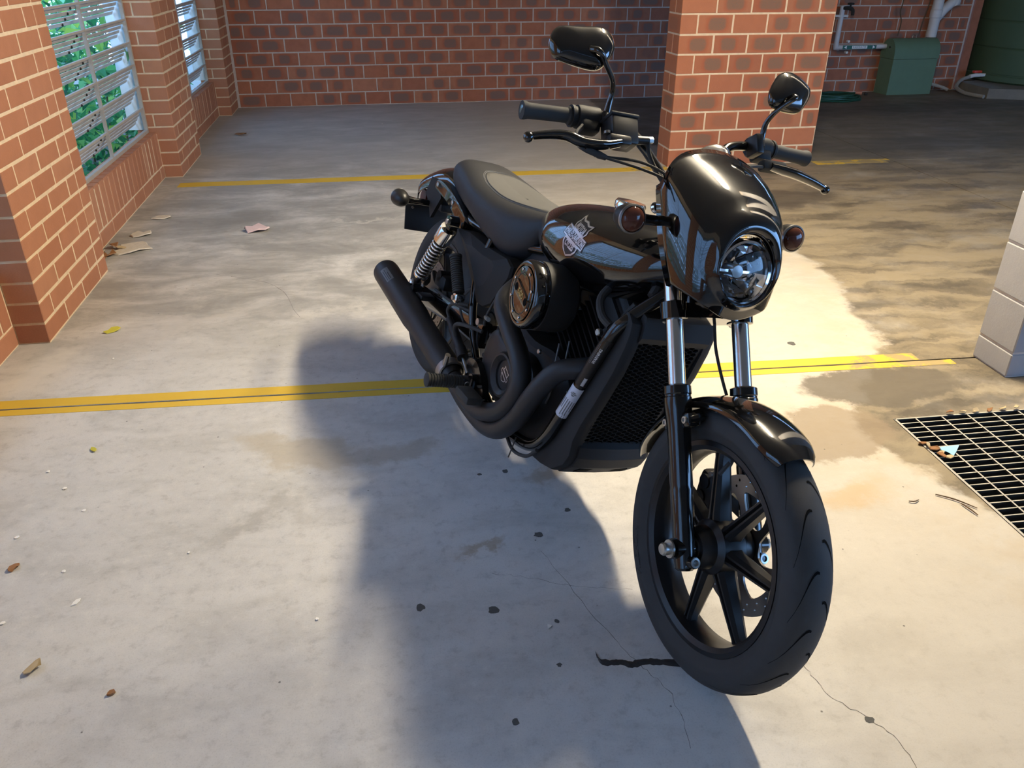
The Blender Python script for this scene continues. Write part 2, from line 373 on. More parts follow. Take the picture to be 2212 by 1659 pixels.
class G:
    """collects pieces of ONE part and links them as one mesh object"""
    def __init__(self, M=None):
        self.v = []; self.f = []; self.M = M
    def add(self, vs, fs, M=None):
        o = len(self.v)
        T = None
        if M is not None: T = M
        if self.M is not None: T = self.M @ T if T is not None else self.M
        for p in vs:
            p = Vector(p)
            self.v.append(T @ p if T is not None else p)
        for f in fs: self.f.append([i + o for i in f])
        return self
    def box(self, c, s, bev=0.0, M=None, seg=2):
        if bev <= 0:
            x, y, z = [q / 2 for q in s]; cx, cy, cz = c
            vs = [(cx + i * x, cy + j * y, cz + k * z) for i in (-1, 1) for j in (-1, 1) for k in (-1, 1)]
            return self.add(vs, [(0, 1, 3, 2), (4, 6, 7, 5), (0, 4, 5, 1), (2, 3, 7, 6), (0, 2, 6, 4), (1, 5, 7, 3)], M)
        bm = bmesh.new(); bmesh.ops.create_cube(bm, size=1.0)
        for v in bm.verts: v.co = Vector((v.co.x * s[0], v.co.y * s[1], v.co.z * s[2]))
        bmesh.ops.bevel(bm, geom=bm.edges[:], offset=min(bev, min(s) * 0.49), segments=seg, profile=0.5, affect='EDGES')
        for v in bm.verts: v.co += Vector(c)
        bm.verts.index_update()
        r = self.add([v.co.copy() for v in bm.verts], [[v.index for v in f.verts] for f in bm.faces], M)
        bm.free(); return r
    def loft(self, rings, caps=True, closed=True, M=None, wrap=False):
        n = len(rings[0]); vs = [p for r in rings for p in r]; fs = []
        m = len(rings)
        for i in range(m if wrap else m - 1):
            a = i * n; b2 = ((i + 1) % m) * n
            for j in range(n if closed else n - 1):
                k = (j + 1) % n
                fs.append((a + j, a + k, b2 + k, b2 + j))
        if caps and not wrap and closed:
            fs.append(list(range(n - 1, -1, -1))); fs.append(list(range((m - 1) * n, m * n)))
        return self.add(vs, fs, M)
    def tube(self, path, r, seg=12, smooth=0, caps=True, M=None, flat=1.0):
        P = catmull(path, smooth) if smooth else [Vector(p) for p in path]
        n = len(P)
        if isinstance(r, (int, float)): rad = [r] * n
        else:
            rad = []
            for i in range(n):
                t = i / (n - 1) * (len(r) - 1); k = min(int(t), len(r) - 2); rad.append(r[k] + (r[k + 1] - r[k]) * (t - k))
        T = [(P[min(i + 1, n - 1)] - P[max(i - 1, 0)]).normalized() for i in range(n)]
        up = Vector((0, 0, 1)) if abs(T[0].z) < 0.9 else Vector((1, 0, 0))
        x = T[0].cross(up).normalized(); rings = []
        for i in range(n):
            x = (x - T[i] * x.dot(T[i])).normalized(); y = T[i].cross(x)
            rings.append([P[i] + (x * math.cos(2 * math.pi * k / seg) + y * (flat * math.sin(2 * math.pi * k / seg))) * rad[i] for k in range(seg)])
        return self.loft(rings, caps, True, M)
    def lathe(self, prof, axis='y', seg=32, c=(0, 0, 0), M=None, caps=True):
        """prof: list of (radius, height along axis)"""
        rings = []
        for r, hgt in prof:
            ring = []
            for k in range(seg):
                a = 2 * math.pi * k / seg; p, q = r * math.cos(a), r * math.sin(a)
                ring.append({'x': (hgt, p, q), 'y': (p, hgt, q), 'z': (p, q, hgt)}[axis])
            rings.append([Vector(t) + Vector(c) for t in ring])
        return self.loft(rings, caps, True, M)
    def ball(self, c, r, seg=16, rings=10, M=None):
        if isinstance(r, (int, float)): r = (r, r, r)
        rr = []
        for i in range(rings + 1):
            t = math.pi * (i / rings); t = min(max(t, 0.02), math.pi - 0.02)
            rr.append([(c[0] + r[0] * math.sin(t) * math.cos(2 * math.pi * k / seg), c[1] + r[1] * math.sin(t) * math.sin(2 * math.pi * k / seg), c[2] - r[2] * math.cos(t)) for k in range(seg)])
        return self.loft(rr, True, True, M)
    def prism(self, poly, axis, a, b, scale_b=1.0, M=None, bevel=0.0):
        """polygon of (u,v) extruded along axis from a to b; u,v are the two other axes in xyz order"""
        def P(u, v, t): return {'x': (t, u, v), 'y': (u, t, v), 'z': (u, v, t)}[axis]
        cu = sum(p[0] for p in poly) / len(poly); cv = sum(p[1] for p in poly) / len(poly)
        def sc(k): return [(cu + (p[0] - cu) * k, cv + (p[1] - cv) * k) for p in poly]
        if bevel:
            d = 1 if b > a else -1
            rings = [[P(u, v, a) for u, v in poly], [P(u, v, b - d * bevel) for u, v in sc(1 - (1 - scale_b) * 0.3)], [P(u, v, b) for u, v in sc(scale_b)]]
        else:
            rings = [[P(u, v, a) for u, v in poly], [P(u, v, b) for u, v in sc(scale_b)]]
        return self.loft(rings, True, True, M)
    def build(self, name, mat, parent=None, smooth=35, uv=None):
        me = bpy.data.meshes.new(name)
        me.from_pydata([tuple(p) for p in self.v], [], self.f)
        bm = bmesh.new(); bm.from_mesh(me); bmesh.ops.recalc_face_normals(bm, faces=bm.faces[:]); bm.to_mesh(me); bm.free()
        me.materials.append(MAT[mat] if isinstance(mat, str) else mat)
        if smooth is not None:
            me.polygons.foreach_set('use_smooth', [True] * len(me.polygons))
            me.set_sharp_from_angle(angle=R(smooth))
        me.update()
        return link(name, me, parent)

def link(name, data, parent=None):
    o = bpy.data.objects.new(name, data)
    COL.objects.link(o)
    if parent is not None: o.parent = parent
    return o
def empty(name, M=None, parent=None):
    o = link(name, None, parent)
    o.empty_display_size = 0.1
    if M is not None: o.matrix_world = M
    return o
def tag(o, label=None, cat=None, group=None, kind=None):
    if label: o['label'] = label
    if cat: o['category'] = cat
    if group: o['group'] = group
    if kind: o['kind'] = kind
    return o
def smooth_poly(poly, n=4):
    """closed catmull-rom through 2d points"""
    P = [Vector((p[0], p[1])) for p in poly]; m = len(P); out = []
    for i in range(m):
        p0, p1, p2, p3 = P[i - 1], P[i], P[(i + 1) % m], P[(i + 2) % m]
        for k in range(n):
            t = k / n
            q = 0.5 * ((2 * p1) + (p2 - p0) * t + (2 * p0 - 5 * p1 + 4 * p2 - p3) * t * t + (3 * p1 - p0 - 3 * p2 + p3) * t ** 3)
            out.append((q.x, q.y))
    return out
def mesh_of_curve(cu):
    tmp = bpy.data.objects.new('tmp', cu); COL.objects.link(tmp)
    dg = bpy.context.evaluated_depsgraph_get()
    me = bpy.data.meshes.new_from_object(tmp.evaluated_get(dg))
    vs = [v.co.copy() for v in me.vertices]; fs = [list(p.vertices) for p in me.polygons]
    bpy.data.objects.remove(tmp); bpy.data.curves.remove(cu); bpy.data.meshes.remove(me)
    return vs, fs
def text_geo(s, size, extrude=0.0, spacing=1.0, bold=0.0):
    cu = bpy.data.curves.new('t', 'FONT'); cu.body = s; cu.size = size; cu.align_x = 'CENTER'; cu.align_y = 'CENTER'
    cu.extrude = extrude; cu.space_character = spacing; cu.offset = bold; cu.resolution_u = 2
    return mesh_of_curve(cu)
def plate_geo(outer, holes, extrude):
    """flat plate with real holes: closed 2-d outlines filled and extruded"""
    cu = bpy.data.curves.new('p', 'CURVE'); cu.dimensions = '2D'; cu.fill_mode = 'BOTH'; cu.extrude = extrude
    for loop in [outer] + holes:
        sp = cu.splines.new('POLY'); sp.points.add(len(loop) - 1); sp.use_cyclic_u = True
        for p, q in zip(sp.points, loop): p.co = (q[0], q[1], 0, 1)
    return mesh_of_curve(cu)
def circle2(c, r, n=12, ph=0.0):
    return [(c[0] + r * math.cos(2 * math.pi * k / n + ph), c[1] + r * math.sin(2 * math.pi * k / n + ph)) for k in range(n)]

# ================================================================== THE SETTING
BM = Matrix.Translation((-1.42, 3.2, 0)) @ Matrix.Rotation(R(1.2), 4, 'Z')      # building frame: +x into the room, +y along the louvred wall
def Bv(x, y, z=0.0): return BM @ Vector((x, y, z))

def brick_mesh(length, height, depth, mat, ch=0.003):
    key = (round(length, 3), round(height, 3), round(depth, 3), mat)
    if key in brick_mesh.cache: return brick_mesh.cache[key]
    vs, fs, uv = brick_geo(length, height, depth, ch)
    me = bpy.data.meshes.new('brick')
    me.from_pydata(vs, [], fs)
    ul = me.uv_layers.new(name='face')
    for lp in me.loops:
        x, y, z = vs[lp.vertex_index]
        ul.data[lp.index].uv = (x / length + 0.5, z / height + 0.5)
    me.materials.append(MAT[mat]); me.update()
    brick_mesh.cache[key] = me
    return me
brick_mesh.cache = {}
def brick_geo(length, height, depth, ch=0.003):
    a, b = length / 2, height / 2
    vs = []
    for y, k in ((-depth, 0), (-ch, 0), (0, ch)):
        vs += [(-a + k, y, -b + k), (a - k, y, -b + k), (a - k, y, b - k), (-a + k, y, b - k)]
    fs = [(8, 9, 10, 11)][:0]
    for o in (0, 4):
        for i in range(4):
            j = (i + 1) % 4
            fs.append((o + i, o + j, o + 4 + j, o + 4 + i))
    fs.append((8, 9, 10, 11)); fs.append((3, 2, 1, 0))
    return vs, fs, None
class Stuff:
    """the courses above the frame: real bricks joined into one part"""
    def __init__(self): self.v = []; self.f = []; self.uv = []
    def add(self, M, length, height, depth):
        vs, fs, _ = brick_geo(length, height, depth)
        o = len(self.v)
        self.v += [tuple(M @ Vector(p)) for p in vs]; self.uv += [(p[0] / length + 0.5, p[2] / height + 0.5) for p in vs]
        self.f += [[i + o for i in f] for f in fs]
    def build(self, name, mat, parent):
        if not self.v: return
        me = bpy.data.meshes.new(name); me.from_pydata(self.v, [], self.f)
        ul = me.uv_layers.new(name='face')
        for lp in me.loops: ul.data[lp.index].uv = self.uv[lp.vertex_index]
        me.materials.append(MAT[mat]); me.update()
        tag(link(name, me, parent), kind='stuff')
def put_brick(parent, stuff, p, normal, length, height, depth, mat, joined, name='brick'):
    n = normal; a = Vector((n.y, -n.x, 0))
    M = Matrix(((a.x, n.x, 0, p.x), (a.y, n.y, 0, p.y), (0, 0, 1, p.z), (0, 0, 0, 1)))
    if joined: stuff.add(M, length, height, depth); return
    o = link(name, brick_mesh(length, height, depth, mat), parent)
    j = random.uniform(-0.0012, 0.0012)
    o.matrix_world = M @ Matrix.Translation((0, j, 0))
def row(parent, stuff, org, udir, normal, u0, u1, z, shift, module, course, joint, depth, mat, joined, name='brick'):
    """one course of bricks between u0 and u1 along udir"""
    u = u0 - shift
    while u < u1 - 0.02:
        a, b = max(u, u0), min(u + module, u1)
        a2, b2 = a + (joint / 2 if a > u0 + 1e-6 else 0.0), b - (joint / 2 if b < u1 - 1e-6 else 0.0)
        if b2 - a2 > 0.03:
            p = org + udir * ((a2 + b2) / 2) + Vector((0, 0, z + course / 2))
            put_brick(parent, stuff, p, normal, b2 - a2, course - joint, depth, mat, joined, name)
        u += module

# ---- floor: slabs separated by sawn joints, with a pit for the drain
ZB = -0.14
def y_near(x): return 2.585 - 0.024 * x        # joint under the near yellow line
def y_far(x): return 5.735 + 0.012 * x         # joint under the far yellow line
floor = G().box((3.5, 2.9, ZB - 0.55), (17.5, 17.0, 0.1)).build('floor', 'dark_joint', None, None)
tag(floor, 'sawn joints and sub-base under the concrete floor', None, None, 'structure')
def slab(poly):
    g = G(); vs = [(x, y, 0) for x, y in poly] + [(x, y, ZB) for x, y in poly]; n = len(poly)
    g.add(vs, [list(range(n))] + [(i, i + n, (i + 1) % n + n, (i + 1) % n) for i in range(n)])
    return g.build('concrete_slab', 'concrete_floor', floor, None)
GX0, GX1, GY0, GY1 = 1.622, 2.52, 1.00, 2.135       # drain opening
XJ, HJ = 3.80, 0.0042
XW, XE, YS, YN = -1.80, 11.0, -4.2, 10.6
slab([(XW, YS), (GX0, YS), (GX0, y_near(GX0) - HJ), (XW, y_near(XW) - HJ)])
slab([(GX0, YS), (GX1, YS), (GX1, GY0), (GX0, GY0)])
slab([(GX0, GY1), (GX1, GY1), (GX1, y_near(GX1) - HJ), (GX0, y_near(GX0) - HJ)])
slab([(GX1, YS), (XE, YS), (XE, y_near(XE) - HJ), (GX1, y_near(GX1) - HJ)])
slab([(XW, y_near(XW) + HJ), (XJ - HJ, y_near(XJ) + HJ), (XJ - HJ, y_far(XJ) - HJ), (XW, y_far(XW) - HJ)])
slab([(XJ + HJ, y_near(XJ) + HJ), (XE, y_near(XE) + HJ), (XE, y_far(XE) - HJ), (XJ + HJ, y_far(XJ) - HJ)])
slab([(XW, y_far(XW) + HJ), (XJ - HJ, y_far(XJ) + HJ), (XJ - HJ, YN), (XW, YN)])
slab([(XJ + HJ, y_far(XJ) + HJ), (XE, y_far(XE) + HJ), (XE, YN), (XJ + HJ, YN)])
G().box(((GX0 + GX1) / 2, (GY0 + GY1) / 2, -0.5), (GX1 - GX0 + 0.2, GY1 - GY0 + 0.2, 0.02)).build('drain_pit', 'pit', floor, None)

# hairline cracks running through the slabs
simple('crack', (0.10, 0.09, 0.08), 0.95)
def crack(pts, w, seed):
    rnd = random.Random(seed); P = catmull([(x, y, 0) for x, y in pts], 9); g = G(); rings = []
    for i, p in enumerate(P):
        j = 0.004; q = Vector((p.x + rnd.uniform(-j, j), p.y + rnd.uniform(-j, j), 0.0003)); ww = w * rnd.uniform(0.4, 1.2)
        rings.append([(q.x - ww, q.y, q.z), (q.x + ww * 0.3, q.y + ww, q.z)])
    g.loft(rings, False, False); g.build('crack', 'crack', floor, None)
crack([(0.829, 1.162), (0.843, 1.084), (0.896, 1.011), (0.925, 0.957), (0.922, 0.85)], 0.0010, 1)
crack([(0.175, 1.559), (0.26, 1.535), (0.36, 1.49), (0.52, 1.451)], 0.0006, 2)
crack([(0.319, 1.629), (0.412, 1.348), (0.47, 1.21), (0.51, 1.131), (0.509, 1.0)], 0.0007, 3)
crack([(-0.9, 3.9), (-0.6, 3.7), (-0.45, 3.3)], 0.0010, 4)

# ---- painted lines (thin coats of paint on the slabs)
def strip(poly, label, group):
    g = G(); n = len(poly)
    vs = [(x, y, 0.0011) for x, y in poly] + [(x, y, 0.0001) for x, y in poly]
    g.add(vs, [list(range(n))] + [(i, i + n, (i + 1) % n + n, (i + 1) % n) for i in range(n)])
    return tag(g.build('painted_line', 'yellow_paint', None, None), label, 'floor marking', group)
def line_poly(fa, fb, x0, x1, n=24, jit=0.0015):
    rnd = random.Random(3)
    top = [(x0 + (x1 - x0) * i / n, fa(x0 + (x1 - x0) * i / n) + rnd.uniform(-jit, jit)) for i in range(n + 1)]
    bot = [(x0 + (x1 - x0) * i / n, fb(x0 + (x1 - x0) * i / n) + rnd.uniform(-jit, jit)) for i in range(n + 1)]
    return top + bot[::-1]
strip(line_poly(lambda x: y_near(x) + 0.005 + 0.060, lambda x: y_near(x) + 0.005, -1.75, 1.98), 'far half of the near yellow bay line, beyond its black joint', 'yellow bay lines')
strip(line_poly(lambda x: y_near(x) - 0.005, lambda x: y_near(x) - 0.045, -1.75, 2.10), 'near half of the near yellow bay line, on the camera side of its joint', 'yellow bay lines')
strip(line_poly(lambda x: y_far(x) + 0.058, lambda x: y_far(x) - 0.060, -1.46, 2.0), 'yellow bay line running behind the motorcycle from the left wall to the pillar', 'yellow bay lines')
strip(line_poly(lambda x: y_far(x) + 0.058, lambda x: y_far(x) + 0.008, 3.16, 3.79), 'far half of the short yellow line right of the brick pillar', 'yellow bay lines')
strip(line_poly(lambda x: y_far(x) - 0.008, lambda x: y_far(x) - 0.062, 3.16, 3.74), 'near half of the short yellow line right of the brick pillar', 'yellow bay lines')

# ---- left wall: brick piers with louvred bays
PIERS = [(-8.36, -7.51), (-5.58, -4.73), (-2.80, -1.95), (-0.03, 0.82), (2.75, 3.50), (5.23, 5.72)]
g = G()
for a, b in PIERS: g.box((-0.121, (a + b) / 2, 1.33), (0.237, b - a - 0.005, 2.66))
for (a, b), (c, d) in zip(PIERS, PIERS[1:]):
    g.box((-0.179, (b + c) / 2, 0.150), (0.116, c - b, 0.300))
    g.box((-0.121, (b + c) / 2, 2.46), (0.232, c - b, 0.40))
for i, p in enumerate(g.v): g.v[i] = BM @ p
wall_left = tag(g.build('wall_left', 'mortar', None, None), None, None, None, 'structure')
st = Stuff(); nrm = (BM.to_3x3() @ Vector((1, 0, 0))); udir = (BM.to_3x3() @ Vector((0, 1, 0)))
CRS = 0.086
for pi, (a, b) in enumerate(PIERS):
    near = pi >= 3
    for k in range(31):
        z = k * CRS; joined = (z > 1.36) or not near
        if k % 2 == 0:
            row(wall_left, st, Bv(0, 0), udir, nrm, a, b, z, 0.0, 0.2425, CRS, 0.012, 0.116, 'brick_smooth', joined)
            row(wall_left, st, Bv(-0.126, 0), udir, nrm, a, b, z, 0.0, b - a, CRS, 0.010, 0.112, 'brick_smooth', True)
        else:
            for e0, e1 in ((a, a + 0.115), (b - 0.115, b)):
                put_brick(wall_left, st, Bv(0, (e0 + e1) / 2, z + CRS / 2), nrm, 0.115, CRS - 0.010, 0.238, 'brick_smooth', joined)
            row(wall_left, st, Bv(0, 0), udir, nrm, a + 0.125, b - 0.125, z, 0.0, 0.2425, CRS, 0.012, 0.116, 'brick_smooth', joined)
for i in range(len(PIERS) - 1):
    a, b = PIERS[i][1], PIERS[i + 1][0]
    near = i >= 3
    row(wall_left, st, Bv(-0.118, 0), udir, nrm, a + 0.004, b - 0.004, 0.0, 0.12 * (i % 2), 0.2425, CRS, 0.010, 0.10, 'brick_smooth', not near and i != 2)
    n = int((b - a) / 0.0862)
    for k in range(n):
        y = a + 0.008 + (k + 0.5) * (b - a - 0.016) / n
        vis = near or (i == 2 and y > -0.62)
        put_brick(wall_left, st, Bv(-0.118 + random.uniform(-.002, .002), y, CRS + 0.115), nrm, 0.0725, 0.222, 0.112, 'brick_smooth', not vis)
st.build('upper_courses', 'brick_smooth', wall_left)

# ---- louvred windows
PITCH_L = 0.136
def slat_mesh(length):
    key = round(length, 3)
    if key in slat_mesh.c: return slat_mesh.c[key]
    g = G(); g.loft([[(x, y, z) for x, z in ((0.000, 0.000), (0.0022, -0.0015), (0.0022, -0.004), (-0.0035, -0.0182), (-0.0058, -0.0200), (-0.0072, -0.0190), (-0.0053, -0.0168), (0.0, -0.004), (-0.0006, -0.001))] for y in (0, length)])
    me = bpy.data.meshes.new('louvre_slat'); me.from_pydata([tuple(v) for v in g.v], [], g.f)
    bm = bmesh.new(); bm.from_mesh(me); bmesh.ops.recalc_face_normals(bm, faces=bm.faces[:]); bm.to_mesh(me); bm.free()
    me.materials.append(MAT['louvre_steel']); me.update()
    slat_mesh.c[key] = me
    return me
slat_mesh.c = {}
def window(idx, a, b, mull):
    FX = -0.178
    g = G()
    g.box((FX, (a + b) / 2, 0.319), (0.022, b - a - 0.004, 0.028))
    g.box((FX, (a + b) / 2, 2.245), (0.022, b - a - 0.004, 0.03))
    for y in (a + 0.014, b - 0.014): g.box((FX, y, 1.28), (0.022, 0.024, 1.92))
    w = tag(g.build('window_%d' % idx, 'window_bar', None, None), None, None, None, 'structure')
    w.matrix_world = BM
    for y in mull: G().box((FX + 0.002, y, 1.28), (0.018, 0.016, 1.90)).build('mullion', 'window_bar', w, None)
    for y in (a + 0.006, b - 0.006): G().box((FX - 0.062, y, 1.28), (0.100, 0.004, 1.90)).build('end_plate', 'end_plate', w, None)
    k = 0
    while 0.333 + PITCH_L * k < 2.2:
        z = 0.333 + PITCH_L * (k + 1)
        for q in range(4):          # each bank is four narrow slats stepping down and outwards
            bl = link('louvre_slat', slat_mesh(b - a - 0.03), w); bl.location = (FX - 0.010 - 0.016 * q, a + 0.015, z - 0.004 - 0.0262 * q)
            if 0 < idx < 3: G().ball((FX - 0.009 - 0.016 * q, mull[0] - 0.10 - 0.010 * q, z - 0.016 - 0.0262 * q), 0.0075, 6, 4).build('link_joint', 'dark_joint', w)
        G().box((FX + 0.003, (a + b) / 2, z + 0.004), (0.014, b - a - 0.05, 0.011)).build('rail', 'window_bar', w, None)
        k += 1
window(1, 0.82, 2.75, [1.87])
window(2, 3.50, 5.23, [4.36])
window(3, -1.95, -0.03, [-1.0])
window(4, -4.73, -2.80, [-3.76])
window(5, -7.51, -5.58, [-6.5])

# ---- back wall
BK = Matrix.Translation((-1.535, 8.885, 0)) @ Matrix.Rotation(R(1.9), 4, 'Z')
bn = BK.to_3x3() @ Vector((0, -1, 0)); bu = BK.to_3x3() @ Vector((1, 0, 0))
g = G().box((4.06, 0.121, 1.33), (8.16, 0.236, 2.66))
for i, p in enumerate(g.v): g.v[i] = BK @ p
wall_back = tag(g.build('wall_back', 'mortar_grey', None, None), None, None, None, 'structure')
st = Stuff()
for k in range(20):
    z = k * 0.1295; joined = z > 0.98
    row(wall_back, st, BK @ Vector((0, 0, 0)), bu, bn, 0.02, 8.12, z, 0.127 if k % 2 else 0.0, 0.2535, 0.1295, 0.011, 0.10, 'brick_dark', joined)
st.build('upper_courses', 'brick_dark', wall_back)

# ---- free-standing brick pillar
PL = Matrix.Translation((2.005, 5.775, 0)) @ Matrix.Rotation(R(1.9), 4, 'Z')
pn = PL.to_3x3() @ Vector((0, -1, 0)); pu = PL.to_3x3() @ Vector((1, 0, 0)); pl_ = -pu
PWID, PDEP = 1.145, 0.245
g = G().box((PWID / 2, PDEP / 2, 1.33), (PWID - 0.005, PDEP - 0.005, 2.66))
for i, p in enumerate(g.v): g.v[i] = PL @ p
pillar = tag(g.build('brick_pillar', 'mortar', None, None), 'free-standing orange brick pillar behind the motorcycle', None, None, 'structure')
st = Stuff()
for k in range(20):
    z = k * 0.1295; joined = z > 1.06; hc = 0.1295 - 0.011
    if k % 2 == 0:
        for q, hd in ((0, 1),): row(pillar, st, PL @ Vector((0, 0, 0)), pu, pn, 0.0, PWID, z, 0.0, 0.2535, 0.1295, 0.011, 0.116, 'brick_flashed', joined)
        row(pillar, st, PL @ Vector((0, PDEP, 0)), pu, -pn, 0.0, PWID, z, 0.0, 0.2535, 0.1295, 0.011, 0.116, 'brick_flashed', True)
    else:
        put_brick(pillar, st, PL @ Vector((0, PDEP / 2, z + 0.1295 / 2)), pl_, PDEP, hc, 0.118, 'brick_flashed', joined)
        row(pillar, st, PL @ Vector((0, 0, 0)), pu, pn, 0.129, PWID, z, 0.0, 0.2535, 0.1295, 0.011, 0.116, 'brick_flashed', joined)
        row(pillar, st, PL @ Vector((0, PDEP, 0)), pu, -pn, 0.129, PWID, z, 0.0, 0.2535, 0.1295, 0.011, 0.116, 'brick_flashed', True)
st.build('upper_courses', 'brick_flashed', pillar)

# ---- grey block column on the right
CX0, CX1, CY0, CY1 = 2.205, 2.60, 2.358, 2.548
col_core = tag(G().box(((CX0 + CX1) / 2, (CY0 + CY1) / 2, 1.33), (CX1 - CX0 - 0.008, CY1 - CY0 - 0.008, 2.66)).build('block_column', 'mortar_grey', None, None), 'grey painted concrete block column beside the floor drain', None, None, 'structure')
zz = [0.0, 0.098] + [0.098 + 0.187 * i for i in range(1, 14)]
for z0, z1 in zip(zz, zz[1:]):
    G().box(((CX0 + CX1) / 2, (CY0 + CY1) / 2, (z0 + z1) / 2), (CX1 - CX0, CY1 - CY0, z1 - z0 - 0.008), 0.004, seg=1).build('concrete_block', 'concrete_block', col_core, None)

# ---- ceiling slab, side walls out of view and the yard outside
tag(G().box((3.9, 2.75, 2.73), (11.6, 13.4, 0.16)).build('ceiling', 'ceiling_paint', None, None), None, None, None, 'structure')
tag(G().box((9.6, 5.6, 1.33), (0.2, 8.0, 2.66)).build('wall_right', 'plain_render', None, None), None, None, None, 'structure')
tag(G().box((8.4, 10.3, 1.33), (3.4, 0.2, 2.66)).build('wall_recess', 'brick_dark', None, None), None, None, None, 'structure')
tag(G().box((-6.0, 2.0, -0.35), (8.2, 26.0, 0.3)).build('ground_garden', 'soil', None, None), 'garden soil outside the louvred windows', None, None, 'structure')
tag(G().box((4.0, -14.2, -0.2), (24.0, 20.0, 0.3)).build('ground_driveway', 'plain_render', None, None), 'driveway outside the car park', None, None, 'structure')

tag(G().box((2.5, -4.15, 1.33), (8.6, 0.2, 2.66)).build('wall_sky_blocker', 'plain_render', None, None), None, None, None, 'structure')  # unseen wall added behind the camera to cut the sky fill
tag(G().box((6.70, 9.75, 1.33), (0.1, 1.1, 2.66)).build('wall_infill', 'brick_dark', None, None), None, None, None, 'structure')  # added to close a gap that let sky light onto the tank

# ---- shrubs outside the windows
def leafy():
    m, N, L, b = new_mat('foliage')
    ge = N.new('ShaderNodeNewGeometry'); rp = N.new('ShaderNodeValToRGB'); L.new(ge.outputs['Random Per Island'], rp.inputs[0])
    els = rp.color_ramp.elements
    for c in (0.35, 0.7): els.new(c)
    for e, c in zip(els, ((0.02, 0.11, 0.05), (0.05, 0.24, 0.08), (0.12, 0.40, 0.12), (0.40, 0.52, 0.08))): e.color = (*c, 1)
    L.new(rp.outputs[0], b.inputs['Base Color']); b.inputs['Roughness'].default_value = 0.4
    tr = N.new('ShaderNodeBsdfTranslucent'); L.new(rp.outputs[0], tr.inputs[0]); mx = N.new('ShaderNodeMixShader'); mx.inputs[0].default_value = 0.4
    L.new(b.outputs[0], mx.inputs[1]); L.new(tr.outputs[0], mx.inputs[2]); L.new(mx.outputs[0], N['Material Output'].inputs[0])
leafy()
def leaf_into(g, p, size, rnd):
    q = Matrix.Rotation(rnd.uniform(0, 6.28), 3, 'Z') @ Matrix.Rotation(rnd.uniform(-1.2, 0.6), 3, 'X') @ Matrix.Rotation(rnd.uniform(-0.6, 0.6), 3, 'Y')
    l, w = size * rnd.uniform(0.7, 1.3), size * rnd.uniform(0.25, 0.45)
    pts = [(0, 0, 0), (w, l * 0.4, 0.12 * l), (0, l, -0.1 * l), (-w, l * 0.4, 0.12 * l)]
    o = len(g.v)
    g.v += [Vector(p) + q @ Vector(t) for t in pts]; g.f += [[o, o + 1, o + 2], [o, o + 2, o + 3]]
def shrub(y0, y1, label, n):
    rnd = random.Random(int(y0 * 100))
    root = empty('garden_shrub', Matrix.Translation(Bv(-1.0, (y0 + y1) / 2, -0.2)))
    inv = root.matrix_world.inverted()
    tag(root, label, 'shrub', 'shrubs outside the louvres')
    g = G()
    for _ in range(n):
        y = rnd.uniform(y0, y1); z = rnd.uniform(-0.15, 1.25) ; x = rnd.uniform(-1.5, -0.42) - 0.25 * max(0, z - 0.6)
        p = inv @ Bv(x, y, z)
        leaf_into(g, p, 0.10, rnd)
    me = bpy.data.meshes.new('foliage'); me.from_pydata([tuple(v) for v in g.v], [], g.f); me.materials.append(MAT['foliage']); me.update()
    tag(link('foliage', me, root), None, None, None, 'stuff')
    for k in range(5):
        y = y0 + (y1 - y0) * (k + 0.5) / 5; g = G()
        g.tube([inv @ Bv(-1.0, y, -0.2), inv @ Bv(-0.95, y + 0.1, 0.4), inv @ Bv(-0.8, y + 0.05, 1.0)], [0.012, 0.008, 0.003], 6, 3)
        g.build('stem', 'twig', root)
shrub(0.6, 3.2, 'bright green shrub seen through the nearer louvred window', 2600)
shrub(3.3, 6.0, 'bright green shrub seen through the farther louvred window', 2600)
shrub(-4.5, 0.4, 'green shrub outside the wall nearest the camera', 2600)

# ================================================================== THINGS AROUND THE MOTORCYCLE
# ---- ceiling batten lamp (out of frame, lights the bay)
lamp = empty('batten_lamp', Matrix.Translation(LAMP_AT))
tag(lamp, 'warm white fluorescent batten under the ceiling, out of the picture', 'lamp')
G().box((0, 0, 0.055), (0.12, 1.30, 0.06), 0.006).build('housing', 'lamp_body', lamp)
G().box((0, 0, 0.0), (0.10, 1.20, 0.04), 0.008).build('diffuser', 'lamp_diffuser', lamp)

# ---- drain grate
root = empty('drain_grate', Matrix.Translation((GX0, GY1, 0)))
tag(root, 'galvanised steel drain grate set in the floor at right', 'grate')
W, Hh = GX1 - GX0, GY1 - GY0
g = G()
for c, s in (((W / 2, -0.004, -0.012), (W, 0.006, 0.028)), ((W / 2, -Hh + 0.004, -0.012), (W, 0.006, 0.028)), ((0.005, -Hh / 2, -0.012), (0.008, Hh, 0.028)), ((W - 0.005, -Hh / 2, -0.012), (0.008, Hh, 0.028))):
    g.box(c, s)
g.build('frame', 'grating', root, None)
bar = G().box((W / 2, 0, -0.0135), (W - 0.012, 0.0042, 0.025))
barme = None
n = int(Hh / 0.0298)
for k in range(1, n):
    if barme is None:
        o = bar.build('bearing_bar', 'grating', root, None); barme = o.data
    else: o = link('bearing_bar', barme, root)
    o.location = (0, -k * Hh / n, 0)
cb = None; x = 0.080
while x < W - 0.02:
    if cb is None:
        o = G().box((0, -Hh / 2, -0.004), (0.0055, Hh - 0.012, 0.0075)).build('cross_bar', 'grating', root, None); cb = o.data
    else: o = link('cross_bar', cb, root)
    o.location = (x, 0, 0.0005); x += 0.0955

